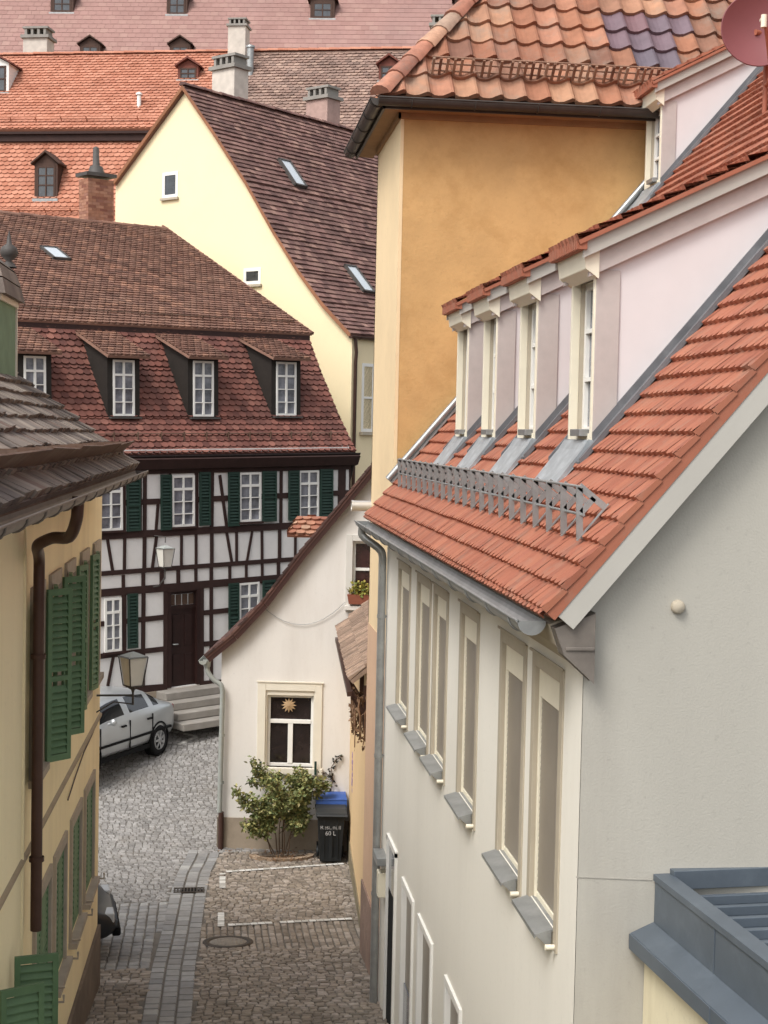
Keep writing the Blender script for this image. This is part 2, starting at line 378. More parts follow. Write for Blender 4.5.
# boxed eaves
mb = MB(); mb.prism([(LX, -.21, -1.08), (LX, -.012, -1.0), (LX, -.012, -1.345), (LX, -.06, -1.31), (LX, -.17, -1.2)], (-LX+.0, 0, 0))
mb.build('eaves_box', m_taupe, RB)
mb = MB(); mb.prism([(.005, -.20, -1.09), (.005, .03, -1.0), (.005, .03, -1.40), (.005, -.05, -1.33), (.005, -.15, -1.24)], (.11, 0, 0))
mb.box(.115, .125, -.14, .03, -1.215, -1.195); mb.build('eaves_end_cladding', mat('grey_brown_lead', '726A62', rough=.55, var=.2, scale=5, metal=.2), RB, bevel=.004)
mb = MB(); mb.gutter((LX-.12, EY-.035, EZ-.075), (-.04, EY-.035, EZ-.075), .085, 10); gt = mb.build('gutter', m_zinc, RB)
x_ = LX+.12
mb = MB(); mb.tube(curve([(x_-.1, EY-.04, EZ-.12), (x_-.1, EY-.04, EZ-.24), (x_, -.09, EZ-.42), (x_, -.07, EZ-.6), (x_, -.07, -7.0)]), .048, 12)
for z in (-2.2, -3.9, -5.6): mb.lathe([(.055, -.02), (.055, .02)], (x_, -.07, z)); mb.box(x_-.01, x_+.01, -.07, 0, z-.01, z+.01)
mb.build('drainpipe', m_zinc, RB)

# upper windows: surround, cream frame, closed blind, zinc sill
def rb_window(a, b, z0, z1, first):
    w = b-a; h = z1-z0
    mb = MB(); s = .09
    mb.box(0, s, -.012, .06, -.12, h); mb.box(w-s, w, -.012, .06, -.12, h); mb.box(s, w-s, -.012, .06, h-s, h)
    mb.box(-.018, w+.018, -.03, -.018, h, h+.02)
    o = mb.build('window', m_taupe, RB, (a, 0, z0), bevel=.004)
    f = MB(); x0, x1 = s, w-s
    f.box(x0, x0+.03, .02, .14, 0, h-s); f.box(x1-.03, x1, .02, .14, 0, h-s); f.box(x0+.03, x1-.03, .02, .14, h-s-.2, h-s); f.box(x0+.03, x1-.03, .03, .14, 0, .04)
    f.build('frame', m_creamwood, o, bevel=.004)
    p = MB(); zz = .05
    while zz < h-s-.2:
        p.prism([(x0+.03, .035, zz), (x0+.03, .038, zz+.044), (x0+.03, .06, zz+.044), (x0+.03, .06, zz)], (x1-x0-.06, 0, 0)); zz += .045
    p.build('blind', m_blind, o)
    q = MB(); q.prism([(.05, -.12, -.035), (.05, .03, .006), (.05, .03, -.006), (.05, -.11, -.047), (.05, -.12, -.06)], (w-.17, 0, 0))
    q.prism([(w-.13, -.11, -.045), (w-.13, -.0125, -.02), (w-.13, -.0125, -.13)], (.01, 0, 0))
    q.build('sill', m_zinc, o)
    r = MB(); r.tube([(w-.045, -.012, -.09), (w-.045, -.07, -.09)], .018, 10); r.build('shutter_stay', m_creamwood, o)
    return o
for a, b in wins: rb_window(a, b, ZB, ZT, None)
for a, b in low:
    w = b-a; h = 2.2
    mb = MB(); s = .07
    mb.box(0, s, -.025, .06, 0, h); mb.box(w-s, w, -.025, .06, 0, h); mb.box(s, w-s, -.025, .06, h-s, h)
    o = mb.build('window', m_white, RB, (a, 0, -7.0), bevel=.004)
    f = MB(); f.box(s-.003, w-s+.003, .03, .055, 0, h-s+.003); f.build('blind', m_blind, o)
    f = MB(); f.box(s, w-s, .015, .028, .0, 1.05); f.build('lower_pane', m_glasspale, o)
mb = MB(); w = door[1]-door[0]; mb.box(0, .06, -.03, .1, 0, 2.6); mb.box(w-.06, w, -.03, .1, 0, 2.6); mb.box(0, w, -.03, .1, 2.55, 2.62)
o = mb.build('doorway', m_white, RB, (door[0], 0, -7.3))
mb = MB(); mb.box(.055, w-.055, .0, .03, 0, 2.0); mb.build('doorway_dark', m_black, o)  # black sheet painting in the shade of the open doorway
mb = MB(); mb.box(.055, w-.055, .0, .03, 2.0, 2.553); mb.build('transom_light', m_glasspale, o)
# meter box and bracket beside the doorway
mb = MB(); mb.box(door[0]-.32, door[0]-.14, -.1, -.0, -5.5, -5.2); mb.build('meter_box', m_creamwood, RB, bevel=.01)
mb = MB(); mb.box(door[0]-.5, door[0]-.06, -.13, -.0, -5.1, -5.0); mb.build('awning_bracket', m_zinc, RB, bevel=.01)
# little vent hood on the gable
y_, z_ = rb.hitx(678, 607, .01)
mb = MB(); mb.lathe([(.0, .04), (.03, .038), (.04, .025), (.043, .0)], (.0, y_, z_), 14, axis=(1, 0, 0)); mb.build('vent_cap', m_taupe, RB)

# dormers
m_apron = mat('pale_zinc_apron', '9AA0A4', rough=.45, var=.2, scale=5, metal=.4, stain='C0C6C8', stain_amt=.6, stain_scale=5)
def dormer(y0, h, slope, xn, w, length):
    """y0 front plane; xn near cheek; w front width; h window height above sill; returns one part with sub-parts"""
    zs = rz_(y0)+.12                                   # sill
    # local origin: near front corner at the sill
    def zr2(y): return rz_(y0+y)-zs
    D = MB(); T = h+.14                                # wall top at front
    ym = (T-zr2(0))/(TAN-slope)
    # cheeks and front wall posts/lintel
    for xx in (-.03, -w):
        D.prism([(xx, 0.005, zr2(0)-.05), (xx, 0.005, T), (xx, ym, T+slope*ym), ], (.03, 0, 0))
    D.box(-w+.002, -.002, .0, .03, -.2, -.0); D.box(-w+.002, -.002, .0, .06, h, T)
    o = D.build('dormer', m_lav, RB, (xn, y0, zs))
    P = MB()                                           # corner pilaster and frieze on the cheek
    P.box(.0, .014, -.0, .17, zr2(.08), T-.1)
    P.build('pilaster', m_mauve, o, bevel=.003)
    B = MB()
    for xx in (.0, -w-.05):
        B.prism([(xx, -.06, T-.06+slope*-.06-.06), (xx, -.06, T+slope*-.06+.05), (xx, ym, T+slope*ym+.05), (xx, ym-.12, T+slope*(ym-.12)-.12+.0)], (.05, 0, 0))
    B.build('frieze', m_mauve, o, bevel=.003)
    C = MB()                                           # cream cornice box along the front
    C.prism([(-w-.06, -.0, T-.16), (-w-.06, -.09, T-.1), (-w-.06, -.11, T+.04), (-w-.06, 0, T+.05)], (w+.12, 0, 0))
    C.build('cornice', m_creamwood, o, bevel=.004)
    V = MB()                                           # pale verge boards
    for xx in (.075, -w-.10):
        V.prism([(xx, -.12, T-.03), (xx, -.12, T+.085), (xx, ym+.1, T+.085+slope*(ym+.22)), (xx, ym+.1, T-.03+slope*(ym+.22))], (.025, 0, 0))
    V.build('verge_board', m_verge, o, bevel=.003)
    S = MB(); sa = math.atan(slope); W2 = Vector((0, math.cos(sa), math.sin(sa)))
    S.prism([(-w-.07, -.1, T+.03), (-w-.07, ym+.1, T+.03+slope*(ym+.2)), (-w-.07, ym+.1, T+.005+slope*(ym+.2)), (-w-.07, -.1, T+.005)], (w+.14, 0, 0)); S.build('soffit', m_brownmauve, o)
    R = MB(); pl = [(-w-.13, 0), (.13, 0), (.13, (ym+.2)/math.cos(sa)), (-w-.13, (ym+.2)/math.cos(sa))]
    tiles(R, (0, -.17, T+.095), (1, 0, 0), W2, pl, .105, .166, TEETH, thick=.025, stag=0); slab(R, (0, -.17, T+.095), (1, 0, 0), W2, pl, .03)
    x = -w-.11
    while x < .11: R.box(x, x+.03, -.168, -.13, T+.03, T+.1); x += .052      # tile noses under the eave
    R.box(-w-.12, .12, -.15, -.1, T+.025, T+.09)
    R.build('dormer_roof', m_rbtile, o)
    Fm = MB()
    Fm.box(-.036, .004, -.012, .05, -.06, h+.05); Fm.box(-w-.004, -w+.036, -.012, .05, -.06, h+.05); Fm.box(-w+.05, -.05, -.01, .05, h, h+.05); Fm.box(-w+.05, -.05, -.012, .05, -.07, -.0)
    Fm.build('window_surround', m_creamwood, o, bevel=.003)
    Rv = MB(); Rv.box(-w+.036, -w+.05, .05, .08, 0, h); Rv.box(-.05, -.036, .05, .08, 0, h); Rv.box(-w+.05, -.05, .05, .08, h-.0, h+.02); Rv.box(-w+.05, -.05, .05, .08, -.02, 0); Rv.build('reveal', m_taupe, o)
    g_ = MB(); window_mesh(g_, w-.1, h, 2, ((.36, .03), (.68, .03)), fw=.05, mw=.03, y=.08)
    for v in range(len(g_.v)): a_ = g_.v[v]; g_.v[v] = (a_[0]-w+.05, a_[1], a_[2])
    g_.build('window', [m_white, m_glasspale], o)
    A = MB()                                           # lead apron and cheek flashings
    Z_ = MB(); k1, k2 = .09, .072; Z_.prism([(-w-.03, -.014, -.05), (-w-.03, -.03, zr2(-.03)+k1+.02), (-w-.03, -.07, zr2(-.07)+k1), (-w-.03, -.25, zr2(-.25)+k2), (-w-.03, -.25, zr2(-.25)+.05), (-w-.03, -.002, zr2(-.002)+.02), (-w-.03, -.002, -.05)], (w+.06, 0, 0)); Z_.build('apron', m_apron, o, bevel=.004)
    for xx in (.022, -w-.15):
        A.prism([(xx, -.12, zr2(-.12)+.03), (xx, ym, zr2(ym)+.03), (xx, ym, zr2(ym)+.062), (xx, -.12, zr2(-.12)+.062)], (.13, 0, 0))
    for xx in (.002, -w-.022): A.prism([(xx, 0, zr2(0)+.03), (xx, ym, zr2(ym)+.03), (xx, ym, zr2(ym)+.13), (xx, 0, zr2(0)+.13)], (.020, 0, 0))
    for xx in (.13, -w-.155): A.prism([(xx, -.12, zr2(-.12)+.03), (xx, ym, zr2(ym)+.03), (xx, ym, zr2(ym)+.085), (xx, -.12, zr2(-.12)+.085)], (.02, 0, 0))
    A.build('flashing', m_lead, o)
    K = MB(); K.box(-w*.55, -.08, -.07, .0, -.02, .03); K.build('sill', m_zinc, o, bevel=.004)
    return o
for yc in (10.3, 12.14, 13.87, 15.42): dormer(.49, 1.1, .483, Yn-yc, .66, 2)
dormer(3.02, .86, .52, Yn-17.22, .6, 2)

# snow guard: a row of A-shaped brackets joined by rods
mb = MB(); yb = EY+.33; N = Vector((0, -math.sin(ANG), math.cos(ANG)))
x = LX+.95
xs = []
while x < -.1: xs.append(x); x += .40
for x in xs:
    P = Vector((x, yb, rz_(yb)))+N*.04
    mb.bar(P-WD*.05, P+WD*.24, .03, .006, N)
    top = P+Vector((0, -.03, .29))
    mb.bar(P-WD*.03, top, .04, .01, (1, 0, 0)); mb.bar(top, P+WD*.21, .04, .01, (1, 0, 0)); mb.bar(P.lerp(top, .45), top.lerp(P+WD*.21, .55), .035, .01, (1, 0, 0))
for a_, b_ in ((-.03, .285), (-.012, .12)):
    mb.tube([Vector((xs[0]-.1, yb+a_, rz_(yb)+b_))+N*.04, Vector((xs[-1]+.06, yb+a_, rz_(yb)+b_))+N*.04], .009, 6)
mb.build('snow_guard', m_zinc, RB)
# flashing where the roof meets the ochre building
mb = MB(); P = Vector((LX+.02, EY, EZ))+WD*.5; mb.prism([P+N*.02, P+WD*10+N*.02, P+WD*10+N*.12, P+N*.12], (.025, 0, 0)); mb.prism([P+N*.03, P+WD*10+N*.03, P+WD*10+N*.05, P+N*.05], (.14, 0, 0))
mb.tube([P+N*.10+Vector((.1, 0, 0)), P+WD*10+N*.10+Vector((.1, 0, 0))], .04, 8); mb.build('wall_flashing', m_zinc, RB)

# ================================================================== OCHRE BUILDING
Pc = W._h(397, 300, 1, YB); XO = Pc.x
YF = W._h(375, 300, 0, XO).y
OB = thing('ochre_building', 'tall ochre building with hipped roof of big old pan tiles, behind the cream townhouse', 'house', W, local=(XO, YB, -7.2))
zt = W._h(520, 116, 1, YB).z
mb = MB()
mb.prism([(XO+.04, YB, -7.9), (11, YB, -7.9), (11, YB, zt), (XO+.04, YB, zt)], (0, .1, 0)); mb.build('side_wall', m_orange, OB)
mb = MB(); mb.mi(0)
mb.box(XO, XO+.04, YB-.004, YF, -2.6, zt); mb.mi(1); mb.box(XO-.006, XO+.04, YB-.005, YF, -7.9, -2.6)
mb.mi(2); mb.box(XO-.03, XO-.006, YB, YF+.01, -7.9, -6.2)
mb.build('street_wall', [m_pale, m_peach, mat('crumbling_plinth', '8F7566', var=.25, scale=2, bump=.8, bscale=12, bdist=.02, stain='6C5D50', stain_amt=.7)], OB)
mb = MB(); mb.box(XO, 11, YF-.05, YF, -7.9, zt); mb.build('rear_wall', m_pale, OB)
# roof
OE = .33; xe, ye, ze = XO-OE+.06, YB-OE, W._h(500, 103, 1, YB-OE).z
T5 = 1.19; CA = math.cos(math.atan(T5)); XR = 13.0; YR = YF+.6; half = 5.0
mb = MB(); Hs = half/CA
u0p = W._h(592, 70, 1, YB); 
def patch(u, w):
    X = xe+u; r = w/.37
    px = 206+X/(ye+w*CA)*1500
    return (2.0 < r < 5 and 590 < px < 682 and not (r > 4 and px < 605)) and not (r < 3 and px < 640)
polyF = [(0, 0), (XR-xe, 0), (XR-xe, Hs), (half, Hs)]
def skf(u, w): return patch(u, w)
WO = (0, CA, T5*CA)
tiles(mb, (xe, ye, ze+.03), (1, 0, 0), WO, polyF, .29, .37, PAN, thick=.03, jit=.012, stag=0, skip=skf, side=True)
mb.mi(1); tiles(mb, (xe, ye, ze+.03), (1, 0, 0), WO, polyF, .29, .37, PAN, thick=.03, jit=.008, stag=0, skip=lambda u, w: not patch(u, w), side=True)
mb.mi(0); slab(mb, (xe, ye, ze+.03), (1, 0, 0), WO, polyF, .05, .03)
# slope to the street
polyL = [(0, 0), (YR+half-ye, 0), (YR+half-ye, Hs), (half, Hs)]
LL = YR-ye
tiles(mb, (xe, ye, ze+.03), (0, 1, 0), (CA, 0, T5*CA), [(0, 0), (LL, 0), (LL, Hs), (half, Hs)] if LL > half else [(0, 0), (LL, 0), (LL, LL/CA)], .29, .37, PAN, thick=.03, jit=.012, stag=0, side=True)
slab(mb, (xe, ye, ze+.03), (0, 1, 0), (CA, 0, T5*CA), [(0, 0), (LL, 0), (LL, LL/CA)], .05, .03)
mb.prism([(xe, YR, ze), (xe+half, YR, ze+half*T5), (XR, YR, ze+half*T5), (XR, YR, ze)], (0, .05, 0))
mb.build('roof', [m_obtile, m_purple], OB)
mb = MB(); ridge_caps(mb, (xe-.02, ye-.02, ze+.06), (xe+half, ye+half, ze+half*T5+.06), .13, .36); mb.build('hip_tiles', m_cap, OB)
mb = MB()                                             # soffit boards and fascia
mb.prism([(XO-.001, YB-.001, zt-.03), (11, YB-.001, zt-.03), (11, ye+.05, ze-.08), (xe+.05, ye+.05, ze-.08)], (0, 0, .03))
mb.prism([(XO-.002, YB-.001, zt-.032), (xe+.05, ye+.05, ze-.082), (xe+.05, YR, ze-.082), (XO-.002, YR, zt-.032)], (0, 0, .03))
mb.box(XO-.03, 11, YB-.03, YB+.0, zt-.1, zt-.025); mb.box(XO-.03, XO, YB-.03, YF, zt-.1, zt-.025)
mb.build('soffit', m_soffit, OB)
mb = MB(); mb.gutter((xe-.05, ye-.05, ze-.02), (9, ye-.05, ze-.02), .085, 10); mb.gutter((xe-.05, YR+.05, ze-.02), (xe-.05, ye-.05, ze-.02), .085, 10, out=(-1, 0, 0))
mb.box(xe+.02, 11, ye+.02, ye+.05, ze-.12, ze+.03); mb.box(xe+.02, xe+.05, ye+.02, YR, ze-.12, ze+.03)
mb.build('gutter', m_darkgutter, OB)
NO = Vector((0, -T5*CA, CA)); WO = Vector(WO)
mb = MB(); x = xe+.62; w_ = .42; P0 = Vector((0, ye, ze+.03))+WO*w_
while x < 9: 
    P = P0+Vector((x, 0, 0)); mb.tint = random.random(); mb.bar(P, P+NO*.26, .03, .03, (0, -1, 0)); x += .085 if random.random() > .12 else .13
for hh in (.07, .17, .26): mb.tube([P0+Vector((xe+.6, 0, 0))+NO*hh, P0+Vector((9, 0, 0))+NO*hh], .012, 6)
mb.build('snow_guard', mat('rusty_snow_guard', '7D5A48', rough=.8, var=.25, scale=8, tints=['6E4A3A', '93705A', 'A08672']), OB)
P = W._h(371, 506, 0, XO); mb = MB(); mb.tube([(XO+.05, P.y, P.z), (XO-.26, P.y, P.z)], .072, 14); mb.lathe([(.078, -.01), (.078, .02)], (XO-.26, P.y, P.z), 14, axis=(1, 0, 0))
mb.build('flue_pipe', mat('bright_steel', 'C8C4BE', rough=.3, metal=.6, var=.05), OB)
mb = MB(); yv = W._h(371, 900, 0, XO-.006).y; mb.prism([(XO-.012, yv, -6.7), (XO-.012, yv+.15, -6.6), (XO-.012, yv+.1, -5.4), (XO-.012, yv-.05, -5.6)], (.006, 0, 0))

# ================================================================== LOW YELLOW WALL with tiled coping between ochre building and white house
A = Vector((XO+.06, YF+.0, 0)); B = Vector((2.66, 27.0, 0))
yw = Frame((B.x, B.y, 0), (B.x-A.x, B.y-A.y, 0)); 
ywf = Frame((A.x, A.y, 0), (B.x-A.x, B.y-A.y, 0)); LW = (B-A).length        # x away from the viewer, y to the right (into the wall)
ywf = Frame((A.x, A.y, 0), (B.x-A.x, B.y-A.y, 0))
YW = thing('yard_wall', 'narrow yellow rendered wall with small tiled coping between ochre building and white house', 'wall', ywf, local=(0, 0, -7.5))
# the frame's y points to the left of travel, so the wall body runs to -y
mb = MB(); mb.box(0, LW, -.9, 0, -8.2, -3.45); mb.build('wall', mat('warm_yellow_render', 'D9B784', var=.07, scale=1, stain='B79C78', stain_amt=.5, stain_scale=.5, bump=.3, bscale=20), YW)
mb = MB(); mb.box(0, LW, 0, .02, -8.2, -7.2); mb.build('plinth', mat('mossy_plinth', '7E7258', var=.25, scale=3, stain='5C6040', stain_amt=.6), YW)
mb = MB(); sa = math.radians(40); xs0, xs1 = .55, LW-.3
tiles(mb, (0, .28, -3.50), (1, 0, 0), (0, -math.cos(sa), math.sin(sa)), [(xs0, 0), (xs1, 0), (xs1, .95), (xs0, .95)], .2, .3, RIB, thick=.03, jit=.012, side=True)
slab(mb, (0, .28, -3.50), (1, 0, 0), (0, -math.cos(sa), math.sin(sa)), [(xs0, 0), (xs1, 0), (xs1, .95), (xs0, .95)], .06)
ridge_caps(mb, (xs0, -.46, -2.98), (xs1, -.46, -2.98), .1)
mb.build('coping_roof', mat('weathered_grey_brown_tile', '8C7462', rough=.9, var=.2, scale=5, tints=['7A6556', '927A68', 'A08672'], stain='5E5348', stain_amt=.5, stain_scale=3), YW)
mb = MB()
for x in (xs0+.1, xs0+1.4, xs1-.2): mb.bar((x, .0, -4.1), (x, .26, -3.68), .07, .07, (1, 0, 0)); mb.bar((x, .03, -4.2), (x, .03, -3.6), .07, .06, (1, 0, 0))
mb.bar((xs0, .24, -3.7), (xs1, .24, -3.7), .07, .07, (0, 1, 0)); mb.build('timber_bracket', m_brownpipe, YW)
mb = MB()
for k in range(14):
    x = LW-1.35+random.uniform(-.12, .12); z = -6.15+k*.045+random.uniform(-.03, .03); mb.box(x-.09, x+.09, .002, .0035+.0003*k, z-.03, z+.035)
mb.build('graffiti', mat('purple_spray_paint', '9A7AA0', var=.25, scale=14), YW)
DV = thing('dried_vine', 'shrivelled brown dried vine hanging down the yellow wall under the tiled coping', 'plant', loc=(0, 0, 0))
Pv = ywf.M @ Vector((.9, .08, -3.75)); DV.location = Pv
mb = MB()
for i in range(26):
    p = Vector((random.uniform(-.12, .12), random.uniform(-.35, .35), 0)); pts = [p.copy()]
    for k in range(4): p = p+Vector((random.uniform(-.05, .05), random.uniform(-.07, .07)-.02*p.y*3, -random.uniform(.1, .22))); p.x = max(min(p.x, .06), -.12); pts.append(p.copy())
    mb.tube(pts, [.014]*3+[.008]*2, 4)
    for k in range(10):
        q = random.choice(pts)+Vector([random.uniform(-.05, .05) for _ in range(3)]); a = Vector([random.uniform(-1, 1) for _ in range(3)]).normalized()*.05; b = Vector([random.uniform(-1, 1) for _ in range(3)]).normalized()*.04
        mb.add([q, q+a, q+a+b, q+b], [(0, 1, 2, 3)], random.random())
mb.build('stem', mat('dry_brown_leaf', '6B4A34', var=.3, scale=8, tints=['4E3626', '7A5A40', '8C6C4C']), DV)
# ================================================================== WHITE HOUSE
m_wh = mat('white_render', 'D6D1CA', var=.04, scale=.9, bump=.3, bscale=60, bdist=.004, stain='B9AFA5', stain_amt=.5, stain_scale=.7, streak=True)
m_plinth = mat('tan_plinth', '9A8B78', var=.15, scale=1.5, bump=.4, bscale=30, bdist=.005, stain='6E6252', stain_amt=.6)
m_brtile = mat('red_brown_beaver_tile', '7A4438', rough=.85, var=.18, scale=4, tints=['42302C', '553A34', '64443C', '4E3A36', '6C4C42'], stain='4E3C36', stain_amt=.5, stain_scale=1.5, bump=.2, bscale=60, bdist=.003)
O = W._h(221, 700, 1, 27.2)
wh = Frame((O.x, 27.2, 0), (math.cos(math.radians(8.5)), -math.sin(math.radians(8.5)), 0))
gw = g(O.x, 27.2)
WH = thing('white_house', 'small white gabled house with sweeping tiled verge and one large ground floor window', 'house', wh, local=(0, 0, gw))
vp = [(205, 656), (232, 634), (262, 602), (300, 552), (340, 504), (372, 465)]
V = [wh.hit(*p, v=-.15) for p in vp]
sl = (V[-1][1]-V[-2][1])/(V[-1][0]-V[-2][0])
apx = V[-1][0]+1.6; apz = V[-1][1]+1.6*sl
prof = V+[(apx, apz)]
rx = apx+4.5
w1 = wh.hit(266, 690); w2 = wh.hit(314, 768); surr = wh.hit(258, 682), wh.hit(321, 772)
u1 = wh.hit(353, 541); u2 = (u1[0]+.8, wh.hit(353, 604)[1])
outer = [(0, gw-.8), (rx, gw-.8), (rx, V[0][1]+.1)] + [(apx, apz-.12)] + [(x, z-.1) for x, z in reversed(V) if x > .05] + [(0, V[0][1]+.12)]
mb = MB(); wall(mb, outer, [(w1[0], w2[1], w2[0], w1[1]), (u1[0], u2[1], u2[0], u1[1])], reveal=.14)
mb.box(0, .25, .3, 6.5, gw-.8, V[0][1]+.1); mb.box(rx-.25, rx, .3, 6.5, gw-.8, V[0][1]); mb.box(0, rx, 6.3, 6.5, gw-.8, V[0][1])
mb.build('wall', m_wh, WH)
pz = wh.hit(222, 817)[1]
mb = MB(); mb.box(-.03, rx, -.035, -.002, gw-.8, pz); mb.box(-.035, -.002, -.035, 6, gw-.8, pz); mb.build('plinth', m_plinth, WH)
# roof, laid segment by segment along the sweeping verge
mb = MB()
for (x0, z0), (x1, z1) in zip(prof, prof[1:]):
    d = Vector((x1-x0, 0, z1-z0)); L = d.length
    tiles(mb, (x0, -.18, z0), (0, 1, 0), d, [(0, 0), (6.9, 0), (6.9, L), (0, L)], .18, .16, BEAVER, thick=.018)
    slab(mb, (x0, -.18, z0), (0, 1, 0), d, [(0, 0), (6.9, 0), (6.9, L), (0, L)], .05)
d = Vector((rx-apx, 0, V[0][1]-apz)); slab(mb, (apx, -.18, apz), (0, 1, 0), d, [(0, 0), (6.9, 0), (6.9, d.length), (0, d.length)], .08)
for (x0, z0), (x1, z1) in zip(prof, prof[1:]):          # tile ends along the verge
    d = Vector((x1-x0, 0, z1-z0)); n = max(1, int(d.length/.16)); d = d/n; dn = d.normalized(); nn = Vector((-dn.z, 0, dn.x))
    for k in range(n):
        P = Vector((x0, -.2, z0))+d*k; mb.tint = random.random(); mb.prism([P+nn*.035, P+d*1.15+nn*.015, P+d*1.15-nn*.02, P-nn*.012], (0, .03, 0))
mb.build('roof', m_brtile, WH)
mb = MB()
for (x0, z0), (x1, z1) in zip(prof, prof[1:]):
    d = Vector((x1-x0, 0, z1-z0)).normalized(); nn = Vector((-d.z, 0, d.x)); A = Vector((x0, -.17, z0)); B_ = Vector((x1, -.17, z1))
    mb.prism([A-nn*.015, B_-nn*.015, B_-nn*.14, A-nn*.14], (0, .035, 0))
mb.build('verge_board', mat('dark_red_brown_board', '3E241E', rough=.6, var=.15, scale=4), WH)
# gutter end and downpipe at the left corner
gx, gzz = V[0]
m_gp = mat('pale_grey_pipe', '9A9E98', rough=.5, var=.12, scale=5, metal=.2)
mb = MB(); mb.gutter((gx-.03, -.2, gzz-.08), (gx-.03, 6.6, gzz-.08), .075, 8, out=(-1, 0, 0)); mb.build('gutter', m_gp, WH)
p = [wh.hit(*q, v=-.1) for q in ((207, 664), (208, 672), (214, 680), (221, 685), (222.5, 694), (219.5, 812))]
mb = MB(); mb.tube(curve([(a, -.1, b) for a, b in p]), .045, 12); mb.lathe([(.06, -.05), (.075, .06), (.075, .09)], (p[0][0], -.1, p[0][1]), 12)
for t in (.35, .75): mb.lathe([(.054, -.02), (.054, .02)], (p[4][0], -.1, p[4][1]+(p[5][1]-p[4][1])*t), 12)
mb.build('drainpipe', m_gp, WH)
mb = MB(); a, b = p[-1]; mb.tube([(a+.03, -.09, b), (a+.03, -.09, gw-.3)], .05, 12); mb.build('drainpipe_foot', m_brownpipe, WH)
# ground floor window
def px_box(fr, mb, a, b, y0, y1): mb.box(a[0], b[0], y0, y1, b[1], a[1])
W_, H_ = w2[0]-w1[0], w1[1]-w2[1]
m_surr = mat('cream_surround', 'D8D0BE', rough=.6, var=.05)
mb = MB(); (sx0, sz1), (sx1, sz0) = surr
sx0 -= w1[0]; sx1 -= w1[0]; sz0 -= w2[1]; sz1 -= w2[1]
mb.box(sx0, 0, -.03, .0, sz0, sz1); mb.box(W_, sx1, -.03, 0, sz0, sz1); mb.box(0, W_, -.03, 0, H_, sz1); mb.box(sx0-.02, sx1+.02, -.045, -.02, sz1, sz1+.03); mb.box(sx0-.03, sx1+.03, -.09, .1, sz0-.05, 0.0)
mb.box(0, .03, 0, .1, 0, H_); mb.box(W_-.03, W_, 0, .1, 0, H_); mb.box(.03, W_-.03, 0, .1, H_-.09, H_)
win = mb.build('window', m_surr, WH, (w1[0], 0, w2[1]), bevel=.006)
mb = MB(); fr = MB(); fx0, fx1, fh = .03, W_-.03, H_-.09
tr = fh*.63
fr.box(fx0, fx0+.05, .08, .13, 0, fh); fr.box(fx1-.05, fx1, .08, .13, 0, fh); fr.box(fx0+.05, fx1-.05, .08, .13, fh-.05, fh); fr.box(fx0+.05, fx1-.05, .08, .13, 0, .06)
fr.box(fx0+.05, fx1-.05, .065, .13, tr-.035, tr+.035); fr.box(W_/2-.045, W_/2+.045, .07, .13, .06, tr-.035)
fr.build('frame', m_white, win, bevel=.005)
pn = MB(); pn.box(fx0+.04, fx1-.04, .11, .125, .05, tr); pn.box(fx0+.04, fx1-.04, .112, .124, tr, fh-.04); pn.build('pane', mat('dark_brown_glass', '2A2220', rough=.08, var=.5, scale=3, spec=.7), win)
# paper star glowing in the transom
cx_, cz_ = wh.hit(289, 705, .1)
mb = MB(); c = Vector((0, 0, 0))
for k in range(12):
    a = 2*PI*k/12; r = .14; t = Vector((math.cos(a)*r, 0, math.sin(a)*r)); q = Vector((-math.sin(a), 0, math.cos(a)))*.03; m_ = Vector((math.cos(a), 0, math.sin(a)))*.05
    mb.add([m_+q, m_-q, t, Vector((0, -.035, 0))+m_*.6], [(0, 3, 2), (3, 1, 2)])
mb.lathe([(0, .03), (.04, .02), (.055, 0)], (0, 0, 0), 12, axis=(0, -1, 0))
star = mb.build('paper_star', None or mat('straw_star', 'A88A64', rough=.7), None); star.matrix_world = wh.M @ Matrix.Translation((cx_, .075, cz_))
nt = star.data.materials[0].node_tree; nt.nodes['Principled BSDF'].inputs['Emission Color'].default_value = (1, .72, .38, 1); nt.nodes['Principled BSDF'].inputs['Emission Strength'].default_value = .04
tag(star, 'straw coloured star ornament in the upper pane of the white house window', 'window ornament')
# upper window, mostly behind the ochre wall
W2_, H2_ = u2[0]-u1[0], u1[1]-u2[1]
mb = MB(); mb.box(-.12, 0, -.03, 0, -.12, H2_+.12); mb.box(W2_, W2_+.12, -.03, 0, -.12, H2_+.12); mb.box(0, W2_, -.03, 0, H2_, H2_+.12); mb.box(-.12, W2_+.12, -.14, 0, -.1, -.02)
win2 = mb.build('window', mat('greyish_surround', 'C8C4BC', var=.05), WH, (u1[0], 0, u2[1]), bevel=.006)
fr = MB(); window_mesh(fr, W2_, H2_, 2, ((.55, .05),), fw=.05, y=.07, pane=False); fr.build('frame', m_white, win2)
pn = MB(); pn.box(.04, W2_-.04, .1, .12, .04, H2_-.04); pn.build('pane', mat('red_curtain_glass', '3A1F1E', rough=.15, var=.4, scale=6, spec=.7), win2)
# cable
a = Vector(wh.hit(264, 608, -.03)).to_3d(); 
pts = []
for k in range(13):
    t = k/12; px_, py_ = 264+(345-264)*t, 608+(-6)*t+26*4*t*(1-t)*.75-0; x, z = wh.hit(px_, py_, -.035); pts.append((x, -.035, z))
mb = MB(); mb.tube(pts, .0055, 5); mb.build('cable', m_zinc, WH)
